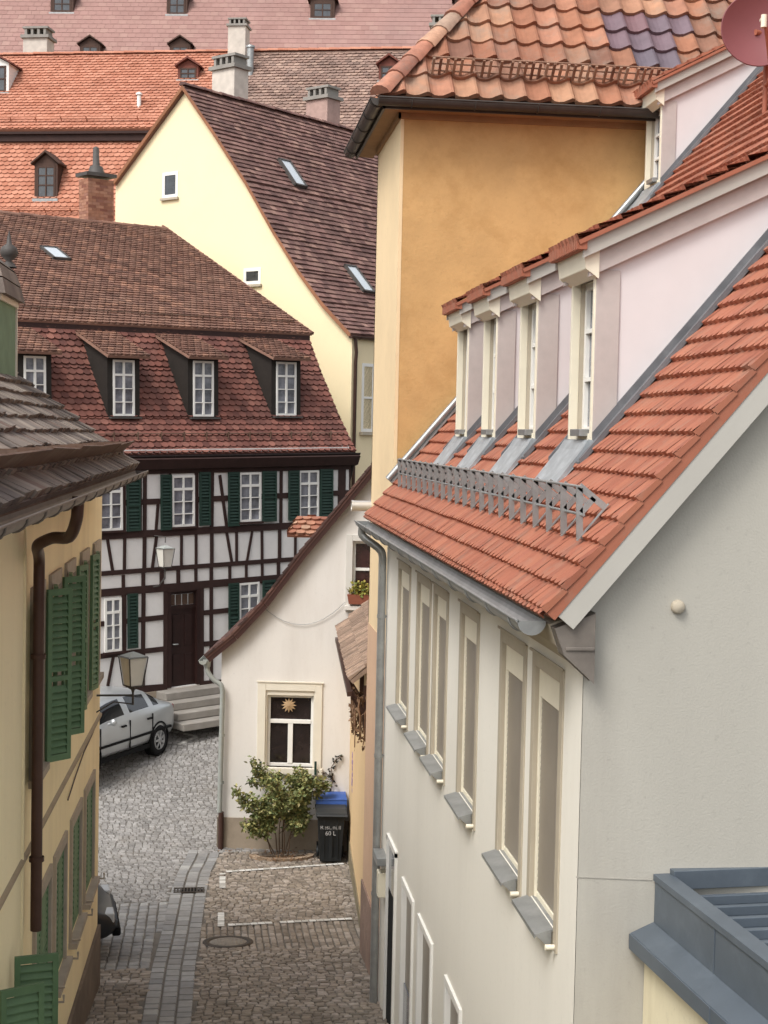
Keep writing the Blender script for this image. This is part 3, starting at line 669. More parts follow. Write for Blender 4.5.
# small red dormer standing on the hidden slope
dn = (Vector((V[4][0], 0, V[4][1]))-Vector((V[3][0], 0, V[3][1]))).normalized()
dt = 1.0; cxz = Vector((*wh.hit(309, 541, dt),)); 
c0 = wh.hit(301, 566, dt); c1 = wh.hit(311, 530, dt)
mb = MB(); mb.box(c0[0], c0[0]+.75, dt, dt+.7, c0[1]-.25, wh.hit(300, 549, dt)[1]); db = mb.build('roof_hatch', mat('red_painted_wood', '8E3A34', rough=.6, var=.15, scale=5), WH)
mb = MB(); h0 = wh.hit(289, 535, dt); h1 = wh.hit(299, 517, dt)
dd = Vector((h1[0]-h0[0]+.0, 0, h1[1]-h0[1])); 
dd2 = Vector((1, 0, .15)).normalized(); q0 = Vector((h0[0], dt-.12, h0[1]))
# front-facing pitch of the hatch roof, the one seen from the street
e0 = Vector((wh.hit(288, 534, dt)[0], dt-.2, wh.hit(288, 534, dt)[1])); 
tiles(mb, e0, (1, 0, 0), (0, .55, .45), [(0, 0), (1.0, 0), (1.0, .52), (.14, .52)], .17, .13, BEAVER, thick=.03, jit=.012)
slab(mb, e0, (1, 0, 0), (0, .55, .45), [(0, 0), (1.0, 0), (1.0, .52), (.14, .52)], .05)
mb.build('cover_tiles', mat('mossy_orange_tile', '9A6650', var=.2, scale=6, tints=['86503E', 'A06A50', 'A8846A']), db)
# flower pot on the upper sill
fx, fz = wh.hit(360, 604, -.1)
FP = thing('flower_pot', 'terracotta flower pot with yellow-green plant on the upper sill of the white house', 'flower pot', wh, local=(fx, -.1, fz))
mb = MB(); mb.prism([(fx-.2, -.03, fz), (fx+.2, -.03, fz), (fx+.23, -.03, fz+.17), (fx-.23, -.03, fz+.17)], (0, -.14, 0)); mb.build('pot', mat('terracotta', '7E4630', rough=.9, var=.15), FP)
LEAF = mat('yellow_green_leaf', '8A8A30', rough=.6, var=.2, scale=12, tints=['5A6A22', '8A8A2C', 'B09A34', '4E5A20'])
def leaves(mb, c, r, n, s, sq=1):
    for _ in range(n):
        while True:
            q = Vector([random.uniform(-1, 1) for _ in range(3)])
            if q.length < 1: break
        q = Vector((q.x*r[0], q.y*r[1], q.z*r[2]))+Vector(c); a = Vector([random.uniform(-1, 1) for _ in range(3)]).normalized(); b = a.cross(Vector([random.uniform(-1, 1) for _ in range(3)])).normalized()
        L = s*random.uniform(.6, 1.2); w = L*.28*sq
        mb.add([q, q+a*L*.5+b*w, q+a*L, q+a*L*.5-b*w], [(0, 1, 2, 3)], random.random())
mb = MB(); leaves(mb, (fx, -.1, fz+.26), (.25, .1, .14), 220, .07, 1.3); mb.build('plant', LEAF, FP)

# ================================================================== SHRUB, PLANTING RING, BINS
def put(name, label, cat, P, rz=0, group=None):
    o = thing(name, label, cat, loc=P, group=group); o.rotation_euler.z = rz; return o
base = wh.M @ Vector((wh.hit(284, 850)[0], -.42, 0)); base.z = g(base.x, base.y)+.03
SH = put('shrub', 'leafy green shrub against the wall below the white house window', 'shrub', base)
mS = MB(); mL = MB(); random.seed(11)
def leaf(mb, q, d, s):
    d = d.normalized(); b = d.cross(Vector([random.uniform(-1, 1) for _ in range(3)])).normalized(); w = s*.3; n = d.cross(b)*s*.08
    mb.add([q, q+d*s*.5+b*w+n, q+d*s, q+d*s*.5-b*w+n], [(0, 1, 2), (0, 2, 3)], random.random())
def grow(p, d, L, r, lev):
    pts = [p.copy()]; n = 6
    for i in range(n):
        d = (d+Vector((random.gauss(0, .11), random.gauss(0, .06), random.gauss(0.02, .08)))).normalized(); p = p+d*L/n
        p.y = max(min(p.y, .34), -.38); pts.append(p.copy())
        if lev < 3 and i >= 1 and random.random() < (.9 if lev == 0 else .75):
            s = random.choice((-1, 1)); nd = (d+Vector((s*random.uniform(.5, 1.1), random.uniform(-.5, .2), random.uniform(-.15, .5)))).normalized()
            grow(p.copy(), nd, L*random.uniform(.3, .5), r*.55, lev+1)
        if lev >= 1 and i >= 1:
            for _ in range(3 if lev > 1 else 1):
                q = p+Vector([random.gauss(0, .035) for _ in range(3)]); leaf(mL, q, Vector([random.uniform(-1, 1), random.uniform(-1, .3), random.uniform(-.8, .7)]), random.uniform(.05, .095))
    mS.tube(pts, [r*(1-.6*i/n) for i in range(n+1)], 5)
for k, (dx, L) in enumerate(((-.62, 1.45), (-.4, 1.6), (-.16, 1.7), (.06, 1.75), (.3, 1.6), (.5, 1.35), (-.85, 1.1), (.12, 1.5))):
    grow(Vector((dx*.2, random.uniform(-.05, .1), 0)), Vector((dx*.4, -.02, 1)), L*.66, .012, 0)
mS.build('stem', mat('brown_twig', '5A4634', var=.2, scale=10), SH)
mL.build('foliage', mat('green_leaf', '56623A', rough=.55, var=.25, scale=5, tints=['4C5A30', '66733E', '7C844A', '969454', '58653A', 'A8A25E', '6A5E40']), SH)
PR = put('planting_ring', 'half ring of flat edging stones around the shrub at the foot of the white house', 'stone ring', base-Vector((0, 0, .02)))
mb = MB()
for k in range(9):
    a0 = PI+PI*k/9+.02; a1 = PI+PI*(k+1)/9-.02; r0, r1 = .47, .58
    mb.tint = random.random(); mb.prism([(math.cos(a0)*r0, math.sin(a0)*r0*.55, -.05), (math.cos(a0)*r1, math.sin(a0)*r1*.6, -.05), (math.cos(a1)*r1, math.sin(a1)*r1*.6, -.05), (math.cos(a1)*r0, math.sin(a1)*r0*.55, -.05)], (0, 0, .09))
mb.build('edging', mat('tan_edging_stone', '9C8670', var=.2, scale=8, tints=['8C765E', 'AC967E'], bump=.4), PR, bevel=.008)
mb = MB()
mb.prism([(math.cos(PI+PI*k/12)*.5, math.sin(PI+PI*k/12)*.28, -.04) for k in range(13)], (0, 0, .05)); mb.build('soil', mat('dark_soil', '40301F', var=.3, scale=20, bump=.8), PR)
LV = put('fallen_leaves', 'scattered brown fallen leaves on the cobbles under the shrub', 'fallen leaves', base)
LV['kind'] = 'stuff'
mb = MB()
for _ in range(260):
    x = random.gauss(.05, .5); y = random.uniform(-.55, .3); z = g(base.x+x, base.y+y)-base.z+.035+random.uniform(0, .02)
    a = random.uniform(0, 6.28); s = random.uniform(.03, .06); mb.add([(x, y, z), (x+math.cos(a)*s, y+math.sin(a)*s, z+.012), (x+math.cos(a+.9)*s, y+math.sin(a+.9)*s, z+.004)], [(0, 1, 2)], random.random())
mb.build('leaf_litter', mat('brown_litter', '7A4A2C', var=.3, tints=['4A3426', '6E4E36', '8C6C4A']), LV)
# two small dark window-box hooks beside the ground floor window are parts of the house
mb = MB()
for a in (260.5, 315.5): x, z = wh.hit(a, 768, -.1); mb.box(x-.02, x+.02, -.13, -.09, z-.12, z+.12)
mb.build('sill_bracket', m_dkgreen, WH)
# wiry dark climber right of the window
q = wh.hit(326, 790, -.05); CL = thing('climbing_plant', 'sparse dark-leaved climbing twig on the white wall right of the window', 'plant', wh, local=(q[0], -.05, q[1]))
mb = MB(); mS = MB()
pts = [Vector((*(lambda h: (h[0], -.05, h[1]))(wh.hit(px, py, -.05)),)) for px, py in ((330, 792), (333, 780), (331, 768), (336, 760), (342, 756))]
mS.tube(pts, .009, 5); p2 = [pts[1], pts[1]+Vector((-.12, -.02, .12)), pts[1]+Vector((-.26, -.03, .13))]; mS.tube(p2, .007, 5)
for pp in (pts, p2):
    for a, b in zip(pp, pp[1:]):
        for k in range(9): leaf(mb, a.lerp(b, k/9)+Vector([random.gauss(0, .02) for _ in range(3)]), Vector([random.uniform(-1, 1) for _ in range(3)]), .075)
mS.build('stem', MATS['brown_twig'], CL); mb.build('foliage', mat('dark_purple_leaf', '2E2C28', var=.3, tints=['24241E', '3A3430', '34402A']), CL)

def bin_(name, label, P, rz, lidmat, text):
    o = put(name, label, 'wheeled bin', P, rz)
    m = mat('black_bin_plastic', '1F2224', rough=.5, var=.1)
    mb = MB(); n = 5
    b = [(-.185, -.2), (.185, -.2), (.2, .2), (-.2, .2)]; t = [(-.235, -.27), (.235, -.27), (.235, .24), (-.235, .24)]
    mb.add([(x, y, .03) for x, y in b]+[(x, y, .82) for x, y in t], [(0, 3, 2, 1), (0, 1, 5, 4), (1, 2, 6, 5), (2, 3, 7, 6), (3, 0, 4, 7), (4, 5, 6, 7)])
    mb.box(-.255, .255, -.29, .26, .82, .86); mb.box(-.03, .03, -.262, -.24, .1, .8)
    for x in (-.12, .12): mb.bar((x, -.215, .06), (x, -.262, .78), .02, .012, (0, -1, 0))
    mb.build('body', m, o, bevel=.012)
    L = MB(); dr_ = 0 if text else .16; P_ = [(-.265, -.33, .862-dr_), (-.265, -.29, .9), (-.265, -.1, .945), (-.265, .2, .95), (-.265, .28, .9), (-.265, .28, .862)]
    L.prism(P_, (.53, 0, 0)); L.build('lid', lidmat, o, bevel=.012)
    H = MB(); H.tube([(-.22, .33, .9), (.22, .33, .9)], .015, 8); H.box(-.22, -.19, .26, .33, .88, .91); H.box(.19, .22, .26, .33, .88, .91); H.build('handle', m, o)
    for s in (-1, 1):
        w = MB(); w.lathe([(0, -.02), (.1, -.02), (.1, .02), (0, .02)], (s*.22, .2, .1), 18, axis=(1, 0, 0)); w.build('wheel', m, o)
    if text:
        c = bpy.data.curves.new('lettering', 'FONT'); c.body = text; c.size = .105; c.align_x = 'CENTER'; c.extrude = .001
        tmp = bpy.data.objects.new('lettering', c); COL.objects.link(tmp); bpy.context.view_layer.update()
        me = bpy.data.meshes.new_from_object(tmp.evaluated_get(bpy.context.evaluated_depsgraph_get())); bpy.data.objects.remove(tmp)
        to = bpy.data.objects.new('lettering', me); COL.objects.link(to); to.parent = o; to.location = (-.01, -.262, .62); to.rotation_euler = (PI/2-.09, 0, 0)
        me.materials.clear(); me.materials.append(mat('white_lettering', '9A9A9A', rough=.6))
    return o
m_blue = mat('blue_bin_plastic', '2F559E', rough=.45, var=.1, scale=6)
pb = ghit(330, 861); pb.z = g(pb.x, pb.y)+.02
bin_('waste_bin', 'black wheeled bin with white lettering, in front, right of the shrub', pb, -.05, mat('dark_bin_lid', '2C2F31', rough=.45, var=.1), 'Restmüll\n60 L')
pb2 = pb+Vector((.04, .56, 0)); pb2.z = g(pb2.x, pb2.y)+.10
o = bin_('paper_bin', 'wheeled bin with bright blue lid, right behind the black bin', pb2, -.03, m_blue, None)
pb2.z = g(pb2.x, pb2.y)+.02; o.location = pb2
o.scale = (1.0, 1, 1.14)

# ================================================================== LEFT YELLOW HOUSE (front faces the street)
dl = ray(250, 431); dl.z = 0; dl.normalize()
R19 = ray(101, 600); P19 = R19*(19.0/R19.y)
lb = Frame((P19.x, P19.y, 0), dl)
gl = -7.3
LB = thing('yellow_house', 'yellow rendered house with dark tiled roof and green louvred shutters, at the left edge', 'house', lb, local=(0, 0, gl))
m_ly = mat('warm_yellow_wall', 'F0DCAC', var=.06, scale=1, bump=.25, bscale=50, bdist=.003, stain='BCA47A', stain_amt=.45, streak=True)
m_ly2 = mat('pale_yellow_wall', 'EDE0B8', var=.05, scale=1, bump=.25, bscale=50, bdist=.003, stain='C0AC84', stain_amt=.4, streak=True)
m_stone = mat('reddish_stone_surround', 'A39686', var=.12, scale=4)
m_ltile = mat('weathered_dark_tile', '5E5450', rough=.85, var=.25, scale=3, tints=['564C46', '6C6058', '7C7066', '605652', '8A7E72', '685248'], stain='8C8478', stain_amt=.45, stain_scale=1.6, bump=.4, bscale=30, bdist=.006)
seam = lb.hit(23, 700)[0]
LE = -.5; zE = -.44
zlow = lb.hit(96, 722)[1]; zl2 = lb.hit(40, 826)[1]
zst = (zlow+zl2)/2
# upper openings
ups = [lb.hit(px, py) for px, py in ((42, 582), (58.6, 569), (73, 558), (87, 546.4), (98.6, 537.7))]
zut = sum(z for x, z in ups)/5
xr = [x for x, z in ups]; WU = .62; zub = zut-1.62
hol = []
for x in xr: hol.append((x-WU, zub, min(x, -.06), zut-.14))
lows = []
for (a, b) in ((32.5, 49.5), (52.5, 64.5), (69, 79.5), (82.5, 92)):
    lows.append((lb.hit(a, 900)[0], lb.hit(b, 900)[0]))
zlt = (lb.hit(62, 832)[1]+lb.hit(80, 803)[1])/2; zlb = zlt-1.3
hol += [(a+.08, zlb, b-.08, zlt-.1) for a, b in lows]
far0 = -14.0
mb = MB()
wall(mb, [(seam, -8.2), (0, -8.2), (0, zE+.2), (seam, zE+.2)], [h for h in hol if h[0] > seam], reveal=.13)
mb.box(-.002, -.3, .3, 9, -8.2, zE+.2); mb.box(far0, 0, 8.9, 9, -8.2, zE+.2)
mb.prism([(-.05, 0, zE+.2), (-.05, 4.5, zE+.2+3.2), (-.05, 9, zE+.2)], (.05, 0, 0))
mb.build('wall', m_ly, LB)
mb = MB(); wall(mb, [(far0, -8.2), (seam-.004, -8.2), (seam-.004, zE+.2), (far0, zE+.2)], [h for h in hol if h[2] < seam], reveal=.13); mb.box(seam-.03, seam-.004, -.02, 0, -8.2, zE+.1)
mb.build('pale_wall', m_ly2, LB)
mb = MB(); mb.prism([(far0, 0, zst-.025), (far0, -.025, zst-.02), (far0, -.03, zst+.015), (far0, 0, zst+.03)], (-far0-.0, 0, 0)); mb.build('string_course', mat('greyed_stone_course', '9C8C74', var=.15, scale=3), LB)
zpl = lb.hit(95, 940)[1]
mb = MB(); mb.box(far0, .03, -.04, -.002, -8.2, zpl+.1); mb.box(.002, .03, -.04, 9, -8.2, zpl+.1); mb.build('plinth', mat('grey_brown_plinth', '6E6054', var=.25, scale=2, bump=.5, bscale=15, bdist=.01, stain='4C443C', stain_amt=.6), LB)
# upper windows with half-open shutters
for i, x in enumerate(xr):
    x0, x1 = x-WU, min(x, -.06); w = x1-x0; h = zut-.14-zub
    mb = MB(); s = .1
    mb.box(-s, 0, -.03, .0, -.02, h+.14); mb.box(w, w+min(s, .05), -.03, .0, -.02, h+.14); mb.box(0, w, -.03, .0, h, h+.14); mb.box(-s-.02, w+s*.4, -.08, .0, -.09, -.02)
    o = mb.build('window', m_stone, LB, (x0, 0, zub))
    f = MB(); window_mesh(f, w, h, 2, ((.64, .05),), y=.07, pane=False); f.build('frame', m_white, o)
    f = MB(); f.box(.03, w-.03, .09, .11, .03, h-.03); f.build('pane', m_glass, o)
    sw = .27
    for side, ang in ((0, math.radians([16, 9, 7, 7, 7][i])), (1, math.radians([44, 42, 14, 11, 8][i]))):
        f = MB(); shutter_mesh(f, sw, h+.08, .035, .062)
        if side == 1 and i == 4: continue
        sh = f.build('shutter', m_green, o)
        if side == 1:      # hinged on the far jamb, swinging towards the street
            sh.location = (w+.02, -.035, -.03); sh.rotation_euler.z = -ang
        else:
            for v in sh.data.vertices: v.co.x = -v.co.x
            sh.data.flip_normals(); sh.location = (-.02, -.035, -.03); sh.rotation_euler.z = ang
for i, (a, b) in enumerate(lows):
    w = b-a-.16; h = zlt-.1-zlb
    mb = MB(); mb.box(-.08, 0, -.03, 0, -.02, h+.1); mb.box(w, w+.08, -.03, 0, -.02, h+.1); mb.box(0, w, -.03, 0, h, h+.1); mb.box(-.1, w+.1, -.09, .0, -.08, -.02)
    o = mb.build('window', m_stone, LB, (a+.08, 0, zlb))
    f = MB(); shutter_mesh(f, w*.5, h-.02, .03, .06); s1 = f.build('shutter', m_green, o); s1.location = (0, .03, 0)
    f = MB(); shutter_mesh(f, w*.5, h-.02, .03, .06); s1 = f.build('shutter', m_green, o); s1.location = (w*.5, .03, 0)
    f = MB(); f.tube([(w+.1, -.02, -.05), (w+.1, -.14, -.05), (w+.1, -.14, .02)], .012, 6); f.tube([(-.03, -.02, .0), (-.03, -.12, .0)], .012, 6); f.build('shutter_stay', m_stone, o)
# big folded shutter close to the viewer
P0 = lb.hit(24, 985); 
mb = MB(); shutter_mesh(mb, .34, 1.5, .035, .062); zt_ = lb.hit(24, 952, -.1)[1]; xs_ = lb.hit(9, 985)[0]
sh = mb.build('shutter', m_green, LB, (xs_, -.04, zt_-1.5)); sh.rotation_euler.z = -math.radians(75)
mb = MB(); shutter_mesh(mb, .34, 1.5, .035, .062); sh = mb.build('shutter', m_green, LB, (xs_-.72, -.04, zt_-1.5)); sh.rotation_euler.z = -math.radians(60)
# roof
TL = math.tan(math.radians(36)); al = math.radians(36); WL = Vector((0, math.cos(al), math.sin(al)))
x1 = lb.hit(138, 466, LE)[0]
mb = MB(); polyL = [(0, 0), (x1-far0, 0), (x1-far0, 6.2), (0, 6.2)]
OLB = Vector((far0, LE, zE))
tiles(mb, OLB, (1, 0, 0), WL, polyL, .2, .22, FLAT, thick=.026, jit=.012, stag=.5, wob=.012); slab(mb, OLB, (1, 0, 0), WL, polyL, .07)
slab(mb, (far0, 2*4.5-LE+.0, zE), (1, 0, 0), (0, -math.cos(al), math.sin(al)), polyL, .07)
mb.build('roof', m_ltile, LB)
NL = Vector((0, -math.sin(al), math.cos(al)))
P = Vector((far0, LE, zE))+WL*.24
mb = MB()
x = 0; Ltot = x1-far0-.1
while x < Ltot:
    L = min(1.9, Ltot-x); j = random.uniform(-.02, .02); a_ = P+Vector((x, 0, 0)); mb.tint = random.random()
    mb.add([a_+NL*.03, a_+Vector((L, 0, 0))+NL*.03, a_+Vector((L, 0, 0))+NL*(.2+j)-WL*.04, a_+NL*(.2-j)-WL*.04, a_+NL*.03+WL*.015, a_+Vector((L, 0, 0))+NL*.03+WL*.015, a_+Vector((L, 0, 0))+NL*(.2+j)-WL*.025, a_+NL*(.2-j)-WL*.025],
           [(0, 1, 2, 3), (7, 6, 5, 4), (3, 2, 6, 7), (0, 4, 5, 1), (1, 5, 6, 2), (0, 3, 7, 4)])
    x += L
x = .4
while x < Ltot: a_ = P+Vector((x, 0, 0)); mb.bar(a_+NL*.02+WL*.2, a_+NL*.17, .03, .01, (1, 0, 0)); x += .8
mb.build('snow_board', m_rust, LB)
mb = MB(); mb.gutter((far0, LE-.04, zE-.06), (x1+.02, LE-.04, zE-.06), .075, 8); gtr = mb.build('gutter', mat('grey_brown_gutter', '6E6660', rough=.5, metal=.4, var=.2, scale=4), LB)
mb = MB(); mb.prism([(far0, LE+.03, zE-.05), (far0, 0, zE+.15), (far0, 0, zE-.12), (far0, LE+.03, zE-.09)], (x1-far0-.05, 0, 0)); mb.build('soffit', m_rust, LB)
# brown downpipe with swan neck
pd = [lb.hit(70, 516, LE+.02), lb.hit(66, 530, LE+.08), lb.hit(55, 538, -.32), lb.hit(42, 545, -.2), lb.hit(38, 560, -.1), lb.hit(24, 948, -.1)]
ys = [LE+.02, LE+.08, -.32, -.2, -.1, -.1]
mb = MB(); xx = pd[4][0]; mb.tube(curve([(pd[0][0], LE-.04, zE-.08), (pd[0][0], LE-.03, pd[0][1]-.02), (pd[1][0]-.05, LE+.05, pd[1][1]-.05), (pd[2][0], -.30, pd[2][1]), (pd[3][0], -.17, pd[3][1]), (xx, -.11, pd[4][1]), (xx, -.11, pd[4][1]-.3), (xx, -.11, lb.hit(24, 955, -.1)[1])]), .047, 12)
for z in (-1.9, -3.6, -5.2): mb.lathe([(.063, -.02), (.063, .02)], (xx, -.11, z), 12)
mb.build('drainpipe', m_brownpipe, LB)
# cable down the wall
pts = [lb.hit(px, py, -.02) for px, py in ((98, 720), (92, 735), (84, 752), (76, 775), (68, 800))]
mb = MB(); mb.tube([(a, -.02, b) for a, b in pts], .008, 5); mb.build('cable', m_brownpipe, LB)
# green dormer with slate cap at the left edge
xd, yd = -1.6, 1.38
zb = zE+TL*(yd-LE)
ztop = None
t1 = lb.hitx(16, 300, xd)
DX = xd; yR, zD = t1            # right edge of the dormer seen from the street end
c = MB()
yc0 = yR-.0; zc = lb.hitx(16, 303, xd)[1]; zc2 = lb.hitx(16, 262, xd)[1]
c.box(DX-.02, DX-1.2, yR, yR+1.2, zE+TL*(yR-LE)-.3, zc)
dm = c.build('dormer', mat('pale_green_cladding', '6E8A6C', var=.15, scale=4), LB)
c = MB(); c.box(DX-.03, DX+.01, yR-.02, yR+.05, zE+TL*(yR-LE)-.2, zc); c.box(DX-.03, DX+.01, yR-.03, yR+1.2, zc-.06, zc); c.box(DX-1.2, DX-.02, yR-.03, yR-.0, zc-.06, zc); c.build('corner_board', m_surr, dm)
c = MB(); p_ = [(.08, -.06), (.1, .03), (.0, .22), (-.06, .3)]
for (a0, z0), (a1, z1) in zip([(.09, 0), (.05, .18), (-.0, .34)], [(.05, .18), (-.0, .34), (-.12, zc2-zc)]):
    x_a0, x_b0, y_a0, y_b0 = DX+a0, DX-1.2-a0, yR-a0, yR+1.2+a0; x_a1, x_b1, y_a1, y_b1 = DX+a1, DX-1.2-a1, yR-a1, yR+1.2+a1
    c.tint = random.random()
    c.add([(x_a0, y_a0, zc+z0), (x_b0, y_a0, zc+z0), (x_b0, y_b0, zc+z0), (x_a0, y_b0, zc+z0), (x_a1, y_a1, zc+z1-.015), (x_b1, y_a1, zc+z1-.015), (x_b1, y_b1, zc+z1-.015), (x_a1, y_b1, zc+z1-.015)],
          [(0, 1, 5, 4), (1, 2, 6, 5), (2, 3, 7, 6), (3, 0, 4, 7), (4, 5, 6, 7), (0, 3, 2, 1)])
c.build('dormer_roof', m_ltile, dm)
yf_, zf_ = lb.hitx(9, 262, xd-.15)
c = MB(); c.lathe([(.09, 0), (.05, .05), (.03, .07), (.085, .12), (.1, .17), (.085, .22), (.03, .26), (.02, .34), (.0, .42)], (DX-.15, yf_, zf_-.06), 14); c.build('finial', m_slate, dm)

# lantern on the far corner of the yellow house
m_lampg = mat('frosted_lamp_glass', 'F0ECE0', rough=.4, var=.03)
m_lampg.node_tree.nodes['Principled BSDF'].inputs['Transmission Weight'].default_value = .3
def lantern(name, label, P, s, bracket, rz=0, phi=.55):
    o = put(name, label, 'street lamp', P, rz)
    w0, w1, h = .115*s, .175*s, .50*s
    cr = [(1.414*math.cos(phi+PI*(k/2-.75)), 1.414*math.sin(phi+PI*(k/2-.75))) for k in range(4)]
    gm = MB(); gm.add([(a*w0*.96, b*w0*.96, 0) for a, b in cr]+[(a*w1*.96, b*w1*.96, h) for a, b in cr], [(0, 1, 5, 4), (1, 2, 6, 5), (2, 3, 7, 6), (3, 0, 4, 7), (0, 3, 2, 1)])
    f = MB()
    for a, b in cr: f.bar((a*w0, b*w0, 0), (a*w1, b*w1, h), .018*s, .018*s, (a, b, 0))
    for w, z in ((w0, 0), (w1, h)):
        for i in range(4):
            A = Vector((cr[i][0]*w, cr[i][1]*w, z)); B_ = Vector((cr[(i+1) % 4][0]*w, cr[(i+1) % 4][1]*w, z)); f.tube([A, B_], .013*s, 6)
        f.box(-w, w, -.006, .006, z-.006, z+.006)
    f.tube([(0, 0, -.0), (0, 0, -.14*s)], [.05*s, .014*s], 8)
    for a, b in cr: f.bar((a*w0, b*w0, 0), (0, 0, -.09*s), .014, .014, (0, 0, 1))
    f.build('frame', m_slate, o)
    gm.build('lamp_glass', m_lampg, o)
    c = MB(); c.add([(a*w1*1.12, b*w1*1.12, h) for a, b in cr]+[(a*w1*.35, b*w1*.35, h+.065*s) for a, b in cr]+[(0, 0, h+.09*s)], [(0, 1, 5, 4), (1, 2, 6, 5), (2, 3, 7, 6), (3, 0, 4, 7), (4, 5, 8), (5, 6, 8), (6, 7, 8), (7, 4, 8), (0, 3, 2, 1)])
    c.build('cap', mat('pale_lamp_cap', 'A6ABA6', rough=.5, metal=.1, var=.1), o)
    b = MB(); bracket(b); b.build('bracket', m_slate, o)
    return o
Rl = ray(133, 688); PL = Rl*(18.6/Rl.y)
dwall = lb.loc(PL); 
def brk1(b):
    b.tube([(0, 0, -.09), (0, 0, -.24)], .014, 6); b.tube([(0, 0, -.12), (-dwall_len, 0, -.12)], .013, 6); b.tube([(0, 0, -.23), (-dwall_len*.5, 0, -.20), (-dwall_len, 0, -.34)], .009, 6)
dwall_len = -dwall.y+.02
lantern('wall_lantern', 'pale glass wall lantern at the corner of the yellow house, above the silver car', PL+Vector((0, 0, .03)), .72, brk1, rz=math.radians(2))
def slope_hit(fr, px, py, y0, z0, d):
    """hit a roof plane through (y0,z0) rising along d (local y,z); returns x and distance up the slope"""
    D = fr.I.to_3x3() @ ray(px, py); o = fr.I @ Vector((0, 0, 0)); n = Vector((0, -d.z, d.y)); p0 = Vector((0, y0, z0))
    t = (p0-o).dot(n)/D.dot(n); P = o+D*t; return P.x, (P-p0).dot(d.normalized())
# ================================================================== HALF-TIMBERED HOUSE
m_panel = mat('white_infill_panel', 'D8D5D2', var=.05, scale=2, bump=.2, bscale=40, bdist=.004, stain='B8B2AC', stain_amt=.3)
m_beam = mat('dark_brown_timber', '35211D', rough=.75, var=.2, scale=6)
m_hbtile = mat('dark_red_beaver_tile', '6E3F36', rough=.85, var=.15, scale=3, tints=['5A352E', '6E4238', '7E4C40', '633E36', '8A584A'], stain='4A3834', stain_amt=.45, stain_scale=.8, bump=.2, bscale=60, bdist=.003)
m_uptile = mat('brown_weathered_tile', '7A5548', rough=.9, var=.18, scale=2, tints=['5F4338', '735042', '836050', '69483C', '986E58'], stain='8A6A58', stain_amt=.5, stain_scale=.5, bump=.2, bscale=60, bdist=.003)
r0 = ray(183, 686); O = r0*(35/r0.dot(fwd))
hb = Frame(O, ray(2150, 425))
xR = hb.hit(349, 480)[0]; xL = -8.2
hz = lambda x: g(*((hb.M @ Vector((x, 0, 0))).xy))
gb = -.9
HB = thing('half_timbered_house', 'half-timbered house with dark beams, white panels, green shutters and a brown mansard roof', 'house', hb, local=(0, 0, gb))
ov = .2
def HX(px, py): return hb.hitx(px, py, xR+ov)
e_ = HX(356, 451); b1 = HX(340, 418); b2 = HX(321, 372); kk = HX(307, 333); rr = HX(165, 229)
low_prof = [e_, b1, b2, kk]
RY, RZ = rr
hw = RY
mb = MB()
ztop = e_[1]+.1
# door recess and windows are openings in the front wall
def rect(a, b, c, d): 
    x0, z1 = hb.hit(a, c); x1, z0 = hb.hit(b, d); xm, zm = hb.hit((a+b)/2, (c+d)/2); h = abs(hb.hit((a+b)/2, c)[1]-hb.hit((a+b)/2, d)[1])
    return (x0, zm-h/2, x1, zm+h/2)
hbw = [rect(171.3, 194, 475.5, 526.5), rect(238.8, 260.3, 472.5, 521.5), rect(298.5, 318, 470.5, 519.5), rect(98.5, 122, 477.5, 530.5),
       rect(104, 121, 598, 651.5), rect(238.5, 258.5, 582.5, 633)]
hbw.append((hbw[3][0]-2.45, hbw[3][1], hbw[3][2]-2.45, hbw[3][3])); hbw.append((hbw[4][0]-2.45, hbw[4][1], hbw[4][2]-2.45, hbw[4][3]))
dr = rect(167.2, 199.6, 591, 686); dr = (dr[0], 0.0, dr[2], dr[3])
wall(mb, [(xL, -2.2), (xR, -2.2), (xR, ztop), (xL, ztop)], hbw+[dr], reveal=.12)
mb.box(xR-.25, xR, .31, 2*hw, -2.2, ztop); mb.box(xL, xR-.26, 2*hw-.25, 2*hw, -2.2, ztop); mb.box(xL, xL+.25, .31, 2*hw-.26, -2.2, ztop)
G = [(xR, p[0]+.1, p[1]-.08) for p in low_prof if p[0] > -.2]; G = [(xR, .0, ztop)]+G+[(xR, RY, RZ-.12)]+[(xR, 2*hw-y, z) for (_, y, z) in reversed(G)]+[(xR, 2*hw, ztop)]
mb.prism(G, (-.2, 0, 0)); mb.build('wall', m_panel, HB)
mb = MB(); mb.box(xL, xR+.03, -.06, -.002, -2.4, 0.02-.05); mb.box(xR+.002, xR+.06, -.06, 2*hw, -2.4, -.03); mb.build('stone_plinth', m_plinth, HB)
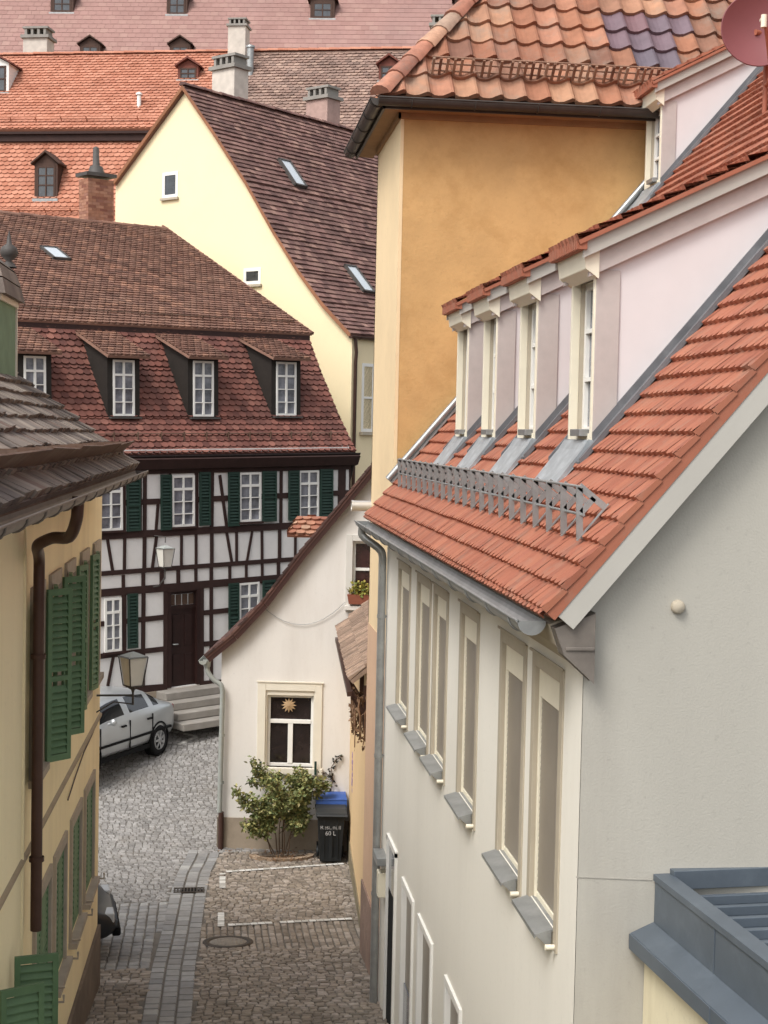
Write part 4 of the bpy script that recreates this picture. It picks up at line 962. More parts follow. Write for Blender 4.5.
# timber frame: rails and posts read off the facade, (px, py, px, py, width in px)
def beam(mb, a, b, c, d, w, dep=.025):
    x0, z0 = hb.hit(a, b); x1, z1 = hb.hit(c, d); ww = w*35/F
    mb.bar((x0, 0, z0), (x1, 0, z1), ww, dep)
T = MB()
def hrail(y0, y1, w, xa=xL, xb=None, dep=.03):
    """level rail through pixel (x,y) pairs"""
    (pa, qa), (pb, qb) = y0, y1; a = hb.hit(pa, qa); b = hb.hit(pb, qb); s = (b[1]-a[1])/(b[0]-a[0])*.4
    z = (a[1]+b[1])/2; xm = (a[0]+b[0])/2; xe_ = xR if xb is None else xb
    T.bar((xa, 0, z+s*(xa-xm)), (xe_, 0, z+s*(xe_-xm)), w*35/F, dep)
    return lambda x: z+s*(x-xm)
zr1 = [hrail((139, 464.5), (277, 462), 19)]
def gaps(spans):
    xs = [xL]+[v for sp in sorted(spans) for v in (sp[0]-.01, sp[1]+.01)]+[xR]
    return [(a, b) for a, b in zip(xs[::2], xs[1::2]) if b-a > .05]
for a_, b_ in gaps([(r[0], r[2]) for r in hbw if r[1] > 2.6]): hrail((148, 502.5), (278, 495), 5.5, xa=a_, xb=b_, dep=.026)
C_ = hrail((107, 536), (292, 525.5), 7)
D_ = hrail((107, 573.5), (290, 559), 4.5, dep=.028)
E_ = hrail((107, 593), (275, 578), 7.5)
xdl, xdr = dr[0]-.02, dr[2]+.02
for a_, b_ in gaps([(r[0], r[2]) for r in hbw if r[1] < 2.6]+[(xdl-.07, xdr+.09)]): hrail((139, 620.5), (223, 610), 5, xa=a_, xb=b_, dep=.026)
hrail((105, 656), (210, 643), 5, xb=xdl-.08, dep=.027); hrail((105, 656), (210, 643), 5, xa=xdr+.1, dep=.027)
hrail((148, 689), (150, 689), 8, xb=xdl-.05); hrail((148, 689), (150, 689), 8, xa=xdr+.05)
for v in [(144.7, 470, 144.3, 536, 4), (212, 470, 211.3, 531, 4), (281, 466, 280.5, 523, 3.6), (342, 458, 341, 522, 10), (158, 500, 155.5, 534, 3), (219.5, 475, 226.5, 528, 3.2),
          (124.5, 538, 124, 574, 3.2), (144.3, 537, 144, 573, 4), (156.5, 535, 151.5, 572, 3.2), (181.3, 533, 181, 569, 3), (195.8, 532, 195.8, 568, 3), (211.5, 531, 211.5, 566, 4), (226, 530, 232, 565, 3),
          (236.3, 529, 236.3, 563, 3), (252.5, 528, 246.5, 562, 2.6), (261.6, 527, 261.8, 561, 3), (279.4, 526, 279.2, 560, 4), (295.2, 525, 295, 559, 3), (313, 524, 313, 558, 3), (107, 538, 113, 575, 3),
          (123, 575, 123, 591, 3.4), (143, 573, 143, 590, 4), (161.5, 571, 161.5, 588, 4.6), (178, 570, 178, 587, 4.2), (195.6, 568, 195.6, 586, 3.4), (211, 567, 211, 585, 4), (229.5, 565, 229.5, 583, 3.2), (246, 563, 246, 581, 3), (262, 562, 262, 580, 3), (278.2, 561, 278.2, 579, 4), (297, 560, 297, 578, 3),
          (143.3, 593, 142.5, 688, 4.2), (165.3, 590, 165, 690, 4.5), (201.5, 586, 201.5, 686, 4.5), (211, 585, 211, 690, 4), (230, 583, 230, 690, 3), (276, 579, 276, 690, 4), (113, 657, 107.5, 686, 3), (341, 522, 341, 690, 9), (196.2, 470, 196.2, 530, 4), (123.7, 474, 123.7, 533, 3.6), (123.6, 593, 123.6, 655, 5), (169.9, 470, 169.9, 532, 2), (140.3, 474, 140.3, 532, 2.4), (237.6, 470, 237.6, 526, 2), (297.6, 466, 297.6, 522, 2), (318.9, 466, 318.9, 520, 2)]:
    beam(T, *v)
for dx in (-2.45,):     # the same bay pattern carries on to the left, behind the yellow house
    for x in (-4.4, -5.0, -5.7, -6.4, -7.0, -7.9): T.bar((x, 0, 0), (x, 0, e_[1]), .09, .024)
x0, _ = hb.hit(165, 590); T.bar((dr[0]-.0, 0, dr[3]+.05), (dr[2]+.0, 0, dr[3]+.05), .1, .032)
T.box(xR+.002, xR+.03, -.03, .25, 0, ztop)
T.build('timber_frame', m_beam, HB)
# cornice under the eaves
mb = MB(); mb.prism([(xL, 0.0, e_[1]-.38), (xL, -.14, e_[1]-.34), (xL, -.24, e_[1]-.12), (xL, e_[0]+.03, e_[1]-.06), (xL, 0.0, e_[1]-.03)], (xR-xL+.18, 0, 0)); mb.build('cornice', m_beam, HB)
mb = MB(); mb.gutter((xL, e_[0]-.05, e_[1]-.05), (xR+ov+.05, e_[0]-.05, e_[1]-.05), .07, 8)
mb.tube([(xR+.1, e_[0]-.05, e_[1]-.1), (xR+.1, e_[0], e_[1]-.35), (xR+.08, .1, e_[1]-.75), (xR+.08, .1, -1.0)], .045, 10); mb.build('gutter', mat('dark_brown_gutter', '2E2624', rough=.5, metal=.3, var=.2), HB)
# windows and shutters
def hb_window(r):
    x0, z0, x1, z1 = r; w = x1-x0; h = z1-z0
    f = MB(); window_mesh(f, w, h, 2, ((.25, .02), (.49, .02), (.735, .06)), fw=.05, mw=.022, y=-.045, pane=False, mid=.04)
    o = f.build('window', m_white, HB, (x0, 0, z0))
    p = MB(); p.box(.03, w-.03, -.014, .03, .03, h-.03); p.build('pane', m_glasspale, o)
    s = MB(); s.box(-.04, w+.04, -.09, .0, -.05, -.005); s.build('sill', m_beam, o)
for r in hbw: hb_window(r)
def hb_shutter(a, b, c, d):
    x0, z0, x1, z1 = rect(a, b, c, d); mb = MB(); shutter_mesh(mb, x1-x0, z1-z0, .04, .075, solid=True); mb.build('shutter', m_dkgreen, HB, (x0, -.035, z0))
for s in [(125.5, 139.5, 478, 531), (159.5, 170.5, 474.5, 530), (198.2, 209.2, 472, 525.5), (227, 238.3, 472, 526), (261.3, 275.2, 471, 521.5), (287.3, 298, 470.5, 520.5), (319, 331.5, 469, 518.5), (126.5, 136.8, 593.5, 648), (227.5, 237.8, 583, 640), (261.5, 274, 580, 632), (84.5, 97.5, 481, 534)]: hb_shutter(*s)
# door
mb = MB(); W_ = dr[2]-dr[0]; H_ = dr[3]
mb.box(.0, .09, -.03, .12, 0, H_); mb.box(W_-.09, W_, -.03, .12, 0, H_); mb.box(.09, W_-.09, .06, .12, 0, H_-.38)
mb.box(.09, W_-.09, .03, .12, H_-.42, H_-.34); mb.box(.09, W_-.09, .04, .12, H_-.07, H_)
for (a, b, c, d) in ((.18, W_/2-.06, .15, .75), (W_/2+.06, W_-.18, .15, .75), (.18, W_/2-.06, .95, H_-.55), (W_/2+.06, W_-.18, .95, H_-.55)): mb.box(a, b, .045, .065, c, d)
dd_ = mb.build('door', mat('dark_brown_door', '2E1A17', rough=.5, var=.2, scale=6), HB, (dr[0], 0, 0))
mb = MB(); n = 4
for k in range(n): a = .1+(W_-.2)*k/n; mb.box(a+.02, a+(W_-.2)/n-.02, .07, .09, H_-.33, H_-.08)
mb.build('transom_light', mat('brownish_glass', '5A4538', rough=.2, var=.3), dd_)
mb = MB(); mb.tube([(.16, .04, 1.0), (.16, -.02, 1.0), (.28, -.02, 1.0)], .014, 6); mb.build('handle', m_zinc, dd_)
# lower mansard slope
mb = MB()
for (ya, za), (yb_, zb_) in zip(low_prof, low_prof[1:]):
    d = Vector((0, yb_-ya, zb_-za)); L = d.length; pl = [(0, 0), (xR+ov-xL, 0), (xR+ov-xL, L), (0, L)]
    tiles(mb, (xL, ya, za), (1, 0, 0), d, pl, .19, .165, BEAVER, thick=.022, jit=.006, wob=.004); slab(mb, (xL, ya, za), (1, 0, 0), d, pl, .05)
    for (y2a, z2a, y2b, z2b) in ((2*hw-ya, za, 2*hw-yb_, zb_),): mb.prism([(xL, y2a, z2a), (xL, y2b, z2b), (xL, y2b-.05, z2b-.03), (xL, y2a-.05, z2a)], (xR+ov-xL, 0, 0))
# snow hooks above the eaves
mb.build('lower_roof', m_hbtile, HB)
mb = MB(); d = Vector((0, b1[0]-e_[0], b1[1]-e_[1])).normalized(); P = Vector((xL, e_[0], e_[1]))+d*.5; nn = Vector((0, -d.z, d.y)); x = .3
while x < xR-xL: mb.bar(P+Vector((x, 0, 0)), P+Vector((x, 0, 0))+nn*.16, .03, .02, (1, 0, 0)); mb.bar(P+Vector((x, 0, 0))+nn*.15, P+Vector((x, 0, 0))-d*.15, .03, .02, (1, 0, 0)); x += .62
mb.tube([P+nn*.1, P+nn*.1+Vector((xR-xL, 0, 0))], .012, 5)
mb.build('snow_guard', m_rust, HB)
# upper roof
ua = (kk[0]-.16, kk[1]-.02); dU = Vector((0, RY-ua[0], RZ-ua[1])); LU = dU.length
mb = MB(); pl = [(0, 0), (xR+ov+.05-xL, 0), (xR+ov+.05-xL, LU), (0, LU)]
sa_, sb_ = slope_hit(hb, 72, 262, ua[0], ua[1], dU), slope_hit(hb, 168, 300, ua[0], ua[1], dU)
def uneven(u, w):          # a run of paler tiles below the skylight
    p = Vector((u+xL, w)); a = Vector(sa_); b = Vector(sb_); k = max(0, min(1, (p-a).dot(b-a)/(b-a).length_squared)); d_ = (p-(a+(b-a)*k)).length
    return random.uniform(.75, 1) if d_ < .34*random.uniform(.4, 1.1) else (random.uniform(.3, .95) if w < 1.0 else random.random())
tiles(mb, (xL, *ua), (1, 0, 0), dU, pl, .19, .165, BEAVER, thick=.022, jit=.006, wob=.005, tf=uneven); slab(mb, (xL, *ua), (1, 0, 0), dU, pl, .05)
dB = Vector((0, -(RY-ua[0]), RZ-ua[1])); slab(mb, (xL, 2*RY-ua[0], ua[1]), (1, 0, 0), dB, pl, .06)
ridge_caps(mb, (xL, RY, RZ+.0), (xR+ov+.05, RY, RZ+.0), .1, .36)
nU = Vector((0, -dU.z, dU.y)).normalized(); k = 0
while k < LU:
    P = Vector((xR+ov+.05, *ua))+dU.normalized()*k; mb.tint = random.random(); mb.prism([P-nU*.03, P+nU*.045, P+dU.normalized()*.3+nU*.03, P+dU.normalized()*.3-nU*.03], (.05, 0, 0)); k += .26
for px, py in ((131, 246), (176, 247), (182, 247), (60, 234)):
    pass
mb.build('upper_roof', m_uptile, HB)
mb = MB(); mb.box(xL, xR+ov, ua[0]+.03, ua[0]+.07, ua[1]-.24, ua[1]-.05); mb.prism([(xL, ua[0]+.07, ua[1]-.24), (xL, kk[0]+.2, ua[1]-.2), (xL, kk[0]+.2, ua[1]-.08), (xL, ua[0]+.07, ua[1]-.06)], (xR+ov-xL, 0, 0)); mb.build('roof_fascia', m_beam, HB)
mb = MB(); P = Vector((xL, *ua))+dU.normalized()*.55; x = .4
while x < xR-xL: mb.bar(P+Vector((x, 0, 0)), P+Vector((x, 0, 0))+nU*.14, .03, .02, (1, 0, 0)); x += .9
mb.tube([P+nU*.1, P+nU*.1+Vector((xR-xL, 0, 0))], .012, 5); mb.build('snow_rail', m_rust, HB)
# skylight on the upper slope
def skylight(parent, fr, px, py, y0, z0, d, w, h, name='skylight', lid=None):
    x, s = slope_hit(fr, px, py, y0, z0, d); dn_ = d.normalized(); n = Vector((0, -dn_.z, dn_.y)); P = Vector((x, y0, z0))+dn_*s
    o = MB(); U = Vector((1, 0, 0))
    for a, b, c, e in ((-w/2, -w/2+.05, -h/2, h/2), (w/2-.05, w/2, -h/2, h/2), (-w/2, w/2, -h/2, -h/2+.05), (-w/2, w/2, h/2-.05, h/2)):
        o.prism([P+U*a+dn_*c, P+U*b+dn_*c, P+U*b+dn_*e, P+U*a+dn_*e], n*.09)
    ob = o.build(name, m_slate, parent)
    q = MB(); q.prism([P+U*(-w/2+.03)+dn_*(-h/2+.03), P+U*(w/2-.03)+dn_*(-h/2+.03), P+U*(w/2-.03)+dn_*(h/2-.03), P+U*(-w/2+.03)+dn_*(h/2-.03)], n*.07); q.build('pane', lid or mat('sky_reflecting_glass', 'B4BCC2', rough=.1, spec=1, var=.05), ob)
skylight(HB, hb, 55, 255, ua[0], ua[1], dU, .5, .85)
# dormers with shed roofs
def low_y(z):
    for (ya, za), (yb_, zb_) in zip(low_prof, low_prof[1:]):
        if z <= zb_: return ya+(yb_-ya)*(z-za)/(zb_-za)
    return low_prof[-1][0]
HBD = None
def hb_dormer(a, b, c, d):
    yd = .3
    for _ in range(12):
        z = hb.hit((a+b)/2, d, yd)[1]; yd = low_y(z-.06)+.02
    x0 = hb.hit(a, d, yd)[0]; x1 = hb.hit(b, d, yd)[0]; z0 = z; h = hb.hit((a+b)/2, c, yd)[1]-z0; w = x1-x0
    D = MB(); e = .1; zt_ = h+.1; yk = kk[0]-.05-yd; zk = ua[1]-.16-z0
    for xx in (-e-.04, w+e):
        pts = [(xx, 0, -.25)]+[(xx, 0, zt_), (xx, yk, zk)]+[(xx, max(y-yd+.06, 0.001), zz-z0) for y, zz in reversed(low_prof) if zz-z0 > 0.1 and zz < kk[1]-.02]
        D.prism(pts, (.04, 0, 0))
    D.box(-e, 0, .0, .05, -.2, zt_); D.box(w, w+e, .0, .05, -.2, zt_); D.box(0, w, 0, .05, h, zt_); D.box(0, w, 0, .05, -.2, 0)
    o = D.build('dormer', mat('slate_black_cladding', '28231F', rough=.8, var=.2, scale=4), HB, (x0, yd, z0))
    f = MB(); window_mesh(f, w, h, 2, ((.25, .02), (.49, .02), (.735, .05)), fw=.05, y=-.02, mid=.05); f.build('window', [m_white, m_glasspale], o)
    s = MB(); s.box(-.12, w+.12, -.14, .0, -.06, -.02); s.prism([(-.1, -.0, -.05), (w+.1, -.0, -.05), (w+.14, -.1, -.2), (-.14, -.1, -.2)], (0, -.02, -.01)); s.build('sill', m_slate, o)
    R = MB(); dv = Vector((0, yk+.32, zk-zt_+.02)); L = dv.length; pl = [(0, 0), (w+2*e+.34, 0), (w+2*e+.34, L), (0, L)]
    tiles(R, (-e-.17, -.27, zt_+.0), (1, 0, 0), dv, pl, .19, .165, BEAVER, thick=.022, jit=.006); slab(R, (-e-.17, -.27, zt_+.0), (1, 0, 0), dv, pl, .06)
    R.build('dormer_roof', m_uptile, o)
for r in ((113, 134.5, 360, 416), (193, 213.5, 361, 416.5), (276, 296, 362, 415.5), (24, 46, 356, 412)): hb_dormer(*r)
# brick chimney behind the ridge
m_brick = mat('old_brick', '8E5E4C', rough=.9, var=.2, scale=6, tints=['7A4A3C', '98684F', 'A67860', '84584A'], bump=.4)
def chimney(fr, parent, a, b, c, d, y, dep, m, cap='slats', name='chimney', bricks=False, below=1.0, capm=None):
    x0, z1 = fr.hit(a, c, y); x1, z0 = fr.hit(b, d, y); h = z1-(z0-below); w = x1-x0; s = w/1.0
    mb = MB()
    if bricks:
        n = int(h/.085); 
        for k in range(n):
            zz = k*.085; off = (k % 2)*.13
            mb.tint = .3; mb.box(.006, w-.006, .006, dep-.006, zz, zz+.085)
            x = -off
            while x < w:
                xa, xb = max(x, 0), min(x+.25, w)
                if xb-xa > .03: mb.tint = random.random(); mb.box(xa+.004, xb-.004, 0, .03, zz+.006, zz+.079)
                x += .26
            y_ = -off
            while y_ < dep:
                ya, yb2 = max(y_, 0), min(y_+.25, dep)
                if yb2-ya > .03: mb.tint = random.random(); mb.box(w-.03, w, ya+.004, yb2-.004, zz+.006, zz+.079); mb.box(0, .03, ya+.004, yb2-.004, zz+.006, zz+.079)
                y_ += .26
    else: mb.box(0, w, 0, dep, 0, h)
    o = mb.build(name, m, parent, (x0, y, z0-below), bevel=0 if bricks else .02)
    k = MB(); cw = w*.08
    k.box(-cw, w+cw, -cw, dep+cw, h, h+w*.12)
    if cap == 'slats':
        for i in range(4): xx = w*(.05+.26*i); k.box(xx, xx+w*.1, w*.03, dep-w*.03, h+w*.12, h+w*.38)
        k.box(-cw*.3, w+cw*.3, 0, dep, h+w*.38, h+w*.46)
    elif cap == 'cowl': k.lathe([(w*.3, 0), (w*.22, w*.25), (w*.12, w*.3), (w*.1, w*.9), (0, w*.95)], (w/2, dep/2, h+w*.12), 10)
    k.build('chimney_cap', capm or mat('grey_cap_stone', '8A857E', var=.15), o); return o
chimney(hb, HB, 88, 114, 175, 228, RY+.9, .55, m_brick, 'cowl', bricks=True, capm=m_slate)
# front steps
x0 = dr[0]-.35; xs1 = hb.hit(214, 705, -.6)[0]
ST = thing('front_steps', 'timeworn pale stone steps leading up to the dark door of the half-timbered house', 'steps', hb, local=((x0+xs1)/2, 0, -.8))
m_step = mat('worn_sandstone', '8E8880', var=.15, scale=3, bump=.3, bscale=20, bdist=.004, stain='6E665C', stain_amt=.5)
mb = MB()
for k in range(4): mb.box(x0-.16*k*.4, xs1+.9-.0, -.5-.34*k, -.066, -.02-.17*k-.17, -.02-.17*k-.004*k)
mb.build('step', m_step, ST, bevel=.015)
# lantern over the door
PLn = hb.M @ Vector((hb.hit(165, 567, -.5)[0], -.5, hb.hit(165, 567, -.5)[1]))
def brk2(b): b.tube([(0, 0, .55), (0, .0, .68), (0, .5, .68)], .014, 6); b.tube([(0, 0, -.1), (0, .0, -.25), (0, .25, -.45), (0, .5, -.5)], .02, 6)
lantern('door_lantern', 'small grey wall lantern over the dark door of the half-timbered house', PLn, .85, brk2, rz=math.atan2(hb.x.y, hb.x.x), phi=0.05)

# ================================================================== YELLOW GABLED HOUSE BEHIND
m_yg = mat('light_yellow_render', 'E8D6AC', var=.04, scale=.8, stain='D4C49C', stain_amt=.3, stain_scale=.4)
m_ygt = mat('brown_plain_tile', '6A4C42', rough=.9, var=.18, scale=1.5, tints=['5A403C', '6E4E48', '805E56', '644842', '8E6C60'], stain='564640', stain_amt=.35, stain_scale=.6)
ry_ = ray(1570, 430); ry_.z = 0; ry_.normalize()
r0 = ray(350, 450); O = r0*(42/r0.dot(fwd))
yg = Frame(O, (ry_.y, -ry_.x, 0))
YG = thing('yellow_gabled_house', 'tall light yellow gabled house with brown tiled roof rising behind the half-timbered house', 'house', yg, local=(-3, 0, -6.5))
pr = [(183, 86), (215, 133), (246, 181), (273, 229), (298, 269), (322, 302), (351, 334)]
PR_ = [yg.hit(*p, v=-.12) for p in pr]; PL_ = [yg.hit(113, 183, -.12)]
xw0 = yg.hit(115.5, 200)[0]; 
outer = [(xw0, -7), (0, -7), (0, PR_[-1][1]+.02)]+[(x, z-.14) for x, z in reversed(PR_) if x < 0]+[(xw0, PL_[0][1]-.1)]
wa, wb = yg.hit(163, 173), yg.hit(178, 197); wc, wd = yg.hit(244, 268.5), yg.hit(261, 284)
mb = MB(); wall(mb, outer, [(wa[0], wb[1], wb[0], wa[1]), (wc[0], wd[1], wd[0], wc[1])], reveal=.1)
sw0 = yg.hitx(362, 363, 0); sw1 = yg.hitx(373, 432, 0)
mb.prism([(-.0, 0.3, -7), (-.0, 0.3, PR_[-1][1]), (-.0, 14, PR_[-1][1]), (-.0, 14, -7)], (-.2, 0, 0)); mb.box(xw0, xw0+.2, .3, 14, -7, PL_[0][1]-.1)
mb.build('wall', m_yg, YG)
def small_window(a, b, rows=(), cols=1):
    w, h = b[0]-a[0], a[1]-b[1]; f = MB(); window_mesh(f, w, h, cols, rows, fw=.1, y=-.02, pane=False); o = f.build('window', m_white, YG, (a[0], 0, b[1]))
    p = MB(); p.box(.05, w-.05, .0, .02, .05, h-.05); p.build('pane', m_glass, o); s = MB(); s.box(-.05, w+.05, -.08, -.02, -.07, 0); s.build('sill', m_taupe, o)
small_window(wa, wb); small_window(wc, wd)
w, h = sw1[0]-sw0[0], sw0[1]-sw1[1]
f = MB(); window_mesh(f, w, h, 1, ((.5, .06),), fw=.09, y=0, pane=False); o = f.build('window', m_white, YG, (.02, sw0[0], sw1[1]), rz=PI/2)
p = MB(); p.box(.05, w-.05, .02, .03, .05, h-.05); p.build('pane', m_glass, o); s = MB(); s.box(-.06, w+.06, -.1, .03, -.09, -.01); s.build('sill', m_taupe, o)
mb = MB(); DEP = 11.0
for (x0, z0), (x1, z1) in zip(PR_[::-1], PR_[::-1][1:]):
    d = Vector((x1-x0, 0, z1-z0)); L = d.length; pl = [(0, 0), (DEP, 0), (DEP, L), (0, L)]
    tiles(mb, (x0, -.15, z0), (0, 1, 0), d, pl, .24, .2, FLAT, thick=.03, jit=.01, wob=.01); slab(mb, (x0, -.15, z0), (0, 1, 0), d, pl, .06)
x0, z0 = PL_[0]; x1, z1 = PR_[0]; d = Vector((x1-x0, 0, z1-z0)); L = d.length; pl = [(0, 0), (DEP, 0), (DEP, L), (0, L)]; slab(mb, (x0, -.15, z0), (0, 1, 0), d, pl, .08, .0)
x0, z0 = PR_[0]; ridge_caps(mb, (x0, -.15, z0+.04), (x0, DEP-.2, z0+.04), .12, .4)
mb.build('roof', m_ygt, YG)
mb = MB()
L_ = [PL_[0]]+PR_
for (x0, z0), (x1, z1) in zip(L_, L_[1:]):
    mb.prism([(x0, -.16, z0+.02), (x1, -.16, z1+.02), (x1, -.16, z1-.12), (x0, -.16, z0-.12)], (0, .04, 0))
mb.build('verge_board', mat('orange_brown_verge', '8A5A3C', rough=.8, var=.2), YG)
mb = MB(); x0, z0 = PR_[-1]; mb.gutter((x0+.05, -.2, z0-.06), (x0+.05, 14, z0-.06), .07, 8, out=(1, 0, 0)); mb.tube([(.1, .02, z0-.1), (.12, .05, z0-.5), (.06, .1, z0-.8), (.06, .1, -6.5)], .05, 8); mb.build('gutter', m_brownpipe, YG)
class YS: pass
def yg_sky(px, py):          # skylights on the right-hand slope, built from the verge profile segment they lie on
    for (x0, z0), (x1, z1) in zip(PR_, PR_[1:]):
        n = Vector((z0-z1, 0, x1-x0)).normalized(); D = yg.I.to_3x3() @ ray(px, py); o = yg.I @ Vector((0, 0, 0)); p0 = Vector((x0, 0, z0)); t = (p0-o).dot(n)/D.dot(n); P = o+D*t
        if z1-.01 <= P.z <= z0+.01:
            d = Vector((x0-x1, 0, z0-z1)).normalized(); U = Vector((0, 1, 0)); ob = MB(); w, h = .55, 1.15
            for a, b, c, e in ((-w/2, -w/2+.06, -h/2, h/2), (w/2-.06, w/2, -h/2, h/2), (-w/2, w/2, -h/2, -h/2+.06), (-w/2, w/2, h/2-.06, h/2)):
                ob.prism([P+U*a+d*c, P+U*b+d*c, P+U*b+d*e, P+U*a+d*e], n*.13)
            o_ = ob.build('skylight', m_slate, YG); q = MB(); q.prism([P+U*(-w/2+.04)+d*(-h/2+.04), P+U*(w/2-.04)+d*(-h/2+.04), P+U*(w/2-.04)+d*(h/2-.04), P+U*(-w/2+.04)+d*(h/2-.04)], n*.1)
            q.build('pane', mat('sky_reflecting_glass', 'B4BCC2', rough=.1, spec=1, var=.05), o_); return
yg_sky(291, 175); yg_sky(358, 281)
# chimneys standing on the far slope
def yg_chim(a, b, c, d, y, m, **k):
    return chimney(ygv, YG, a, b, c, d, y, .6, m, **k)
ygv = yg
m_chw = mat('whitewashed_chimney', 'C2B8AC', var=.15, scale=3, stain='8E847A', stain_amt=.5)
m_chp = mat('pinkish_chimney', 'A88A80', var=.2, scale=4, stain='7E6A62', stain_amt=.5)
chimney(yg, YG, 212, 234, 71, 92, 4.5, .7, m_chw, 'slats', below=2.2)
chimney(yg, YG, 306, 327, 101, 122, 7.5, .7, m_chp, 'slats', below=2.2)

# ================================================================== FAR ROOFS
t8 = math.radians(8)
fx = (R0*math.cos(t8)-fw0*math.sin(t8)).normalized()
m_far1 = mat('bright_orange_tile', 'B8684C', rough=.9, var=.12, scale=.8, tints=['A2644A', 'AE7056', 'B87C62', 'A86A50'], stain='9A5A48', stain_amt=.4, stain_scale=.3)
m_far2 = mat('old_brown_tile', '8A6658', rough=.9, var=.2, scale=.8, tints=['745E54', '886C60', '967A6C', '80685E', 'A08474'], stain='6A564C', stain_amt=.5, stain_scale=.4)
m_far3 = mat('dusty_pink_tile', '8E665E', rough=.9, var=.1, scale=.4, tints=['8E6A62', '96726A', '926E66', '9A786E'], stain='826A66', stain_amt=.35, stain_scale=.15)
r0 = ray(100, 128); O = r0*(62/r0.dot(fwd)); fo = Frame(O, fx)
OMH = thing('orange_mansard_house', 'house with bright orange two-tier mansard roof beyond the brown roof, at the upper left', 'house', fo, local=(0, 3, -20))
d42 = Vector((0, math.cos(math.radians(45)), math.sin(math.radians(45))))
xr_ = slope_hit(fo, 237, 55, 0, 0, d42)[0]; xl_ = -9.5; Lr = slope_hit(fo, 100, 54, 0, 0, d42)[1]
mb = MB(); pl = [(0, 0), (xr_-xl_, 0), (xr_-xl_, Lr), (0, Lr)]
tiles(mb, (xl_, 0, 0), (1, 0, 0), d42, pl, .26, .21, BEAVER, thick=.03, jit=.008); slab(mb, (xl_, 0, 0), (1, 0, 0), d42, pl, .15)
slab(mb, (xl_, 2*Lr*d42.y, 0), (1, 0, 0), Vector((0, -d42.y, d42.z)), pl, .15)
ridge_caps(mb, (xl_, Lr*d42.y, Lr*d42.z+.03), (xr_, Lr*d42.y, Lr*d42.z+.03), .14, .45); mb.build('upper_roof', m_far1, OMH)
d65 = Vector((0, math.cos(math.radians(62)), math.sin(math.radians(62)))); xr2 = fo.hit(150, 140)[0]+.8; K0 = Vector((xl_, .35, -.35)); L6 = 5.6
mb = MB(); Pl = K0-d65*L6; pl = [(0, 0), (xr2-xl_+4, 0), (xr2-xl_+4, L6), (0, L6)]
tiles(mb, Pl, (1, 0, 0), d65, pl, .26, .21, BEAVER, thick=.03, jit=.008); slab(mb, Pl, (1, 0, 0), d65, pl, .15); mb.build('lower_roof', m_far1, OMH)
mb = MB(); mb.box(xl_, xr_, .1, .5, -.5, -.16); mb.box(xl_, xr_, .0, .12, -.22, -.12); mb.build('eaves_board', m_beam, OMH)
mb = MB(); mb.box(xl_, xr_, -1.9, 2*Lr*d42.y-.3, -24, -5.0); mb.box(xl_, xr_, .6, 2*Lr*d42.y-.3, -6, -.2); mb.build('wall', m_yg, OMH)
def srail(fr, parent, y0, z0, d, s, xa, xb, hh, step=1.1, name='snow_guard'):
    n = Vector((0, -d.z, d.y)); P = Vector((0, y0, z0))+d*s; mb = MB(); x = xa
    while x < xb: A = P+Vector((x, 0, 0)); mb.bar(A, A+n*hh, .04, .04, (1, 0, 0)); x += step
    for q in (.5, 1): mb.tube([P+Vector((xa, 0, 0))+n*hh*q, P+Vector((xb, 0, 0))+n*hh*q], .022, 5)
    mb.build(name, m_far1, parent)
srail(fo, OMH, 0, 0, d42, .5, xl_, xr_, .25); 
s_ = slope_hit(fo, 60, 212, Pl.y, Pl.z, d65)[1]; srail(fo, OMH, Pl.y, Pl.z, d65, s_, xl_, xr2+1, .25, name='lower_snow_guard')
m_dbrown = mat('dark_brown_dormer_wood', '4A352C', rough=.8, var=.2)
def gable_dormer(fr, parent, a, b, c, d, y0, z0, dv, oh=.15, rise=.5, m=None, wm=None, cols=2, rows=((.5, .05),), cheek=None):
    """window a..b, c..d px standing on the roof plane (y0,z0,dv)"""
    x, s = slope_hit(fr, (a+b)/2, d, y0, z0, dv); P = Vector((0, y0, z0))+dv*s; yy_ = P.y
    xa, zt_ = fr.hit(a, c, yy_); xb, zb_ = fr.hit(b, d, yy_); w = xb-xa; h = zt_-zb_; m = m or m_dbrown; dep = (h+.1+w*rise)/(dv.z/dv.y)+.1
    D = MB(); t = w*.13; D.box(-t, 0, 0, dep*.8, -.1, h+t); D.box(w, w+t, 0, dep*.8, -.1, h+t); D.box(0, w, 0, .1, h, h+t); D.prism([(-t, .02, h+t), (w+t, .02, h+t), (w/2, .02, h+t+w*rise)], (0, .06, 0))
    o = D.build('dormer', cheek or m, parent, (xa, yy_, zb_))
    f = MB(); window_mesh(f, w, h, cols, rows, fw=w*.09, y=-.02, mid=.06*w); f.build('window', [wm or m_dbrown, m_glass], o)
    R = MB(); 
    for sgn in (0, 1):
        xe_, xm_ = ((-t*2.2), w/2) if not sgn else (w+t*2.2, w/2); ze_ = h+t-.05; zm_ = h+t+w*rise+.05
        R.prism([(xe_, -oh, ze_), (xm_, -oh, zm_), (xm_, -oh, zm_+.09), (xe_, -oh, ze_+.07)], (0, dep+oh, 0))
    R.build('dormer_roof', m, o); s2 = MB(); s2.box(-t*1.5, w+t*1.5, -.12, -.02, -.18, -.04); s2.build('sill', m_zinc, o); return o
gable_dormer(fo, OMH, 37, 55, 166, 198, Pl.y, Pl.z, d65, cols=2, rows=((.4, .05), (.7, .05)))
gable_dormer(fo, OMH, 180, 196, 68, 79, 0, 0, d42, m=mat('red_brown_dormer', '6E3C30', var=.2), rise=.35)
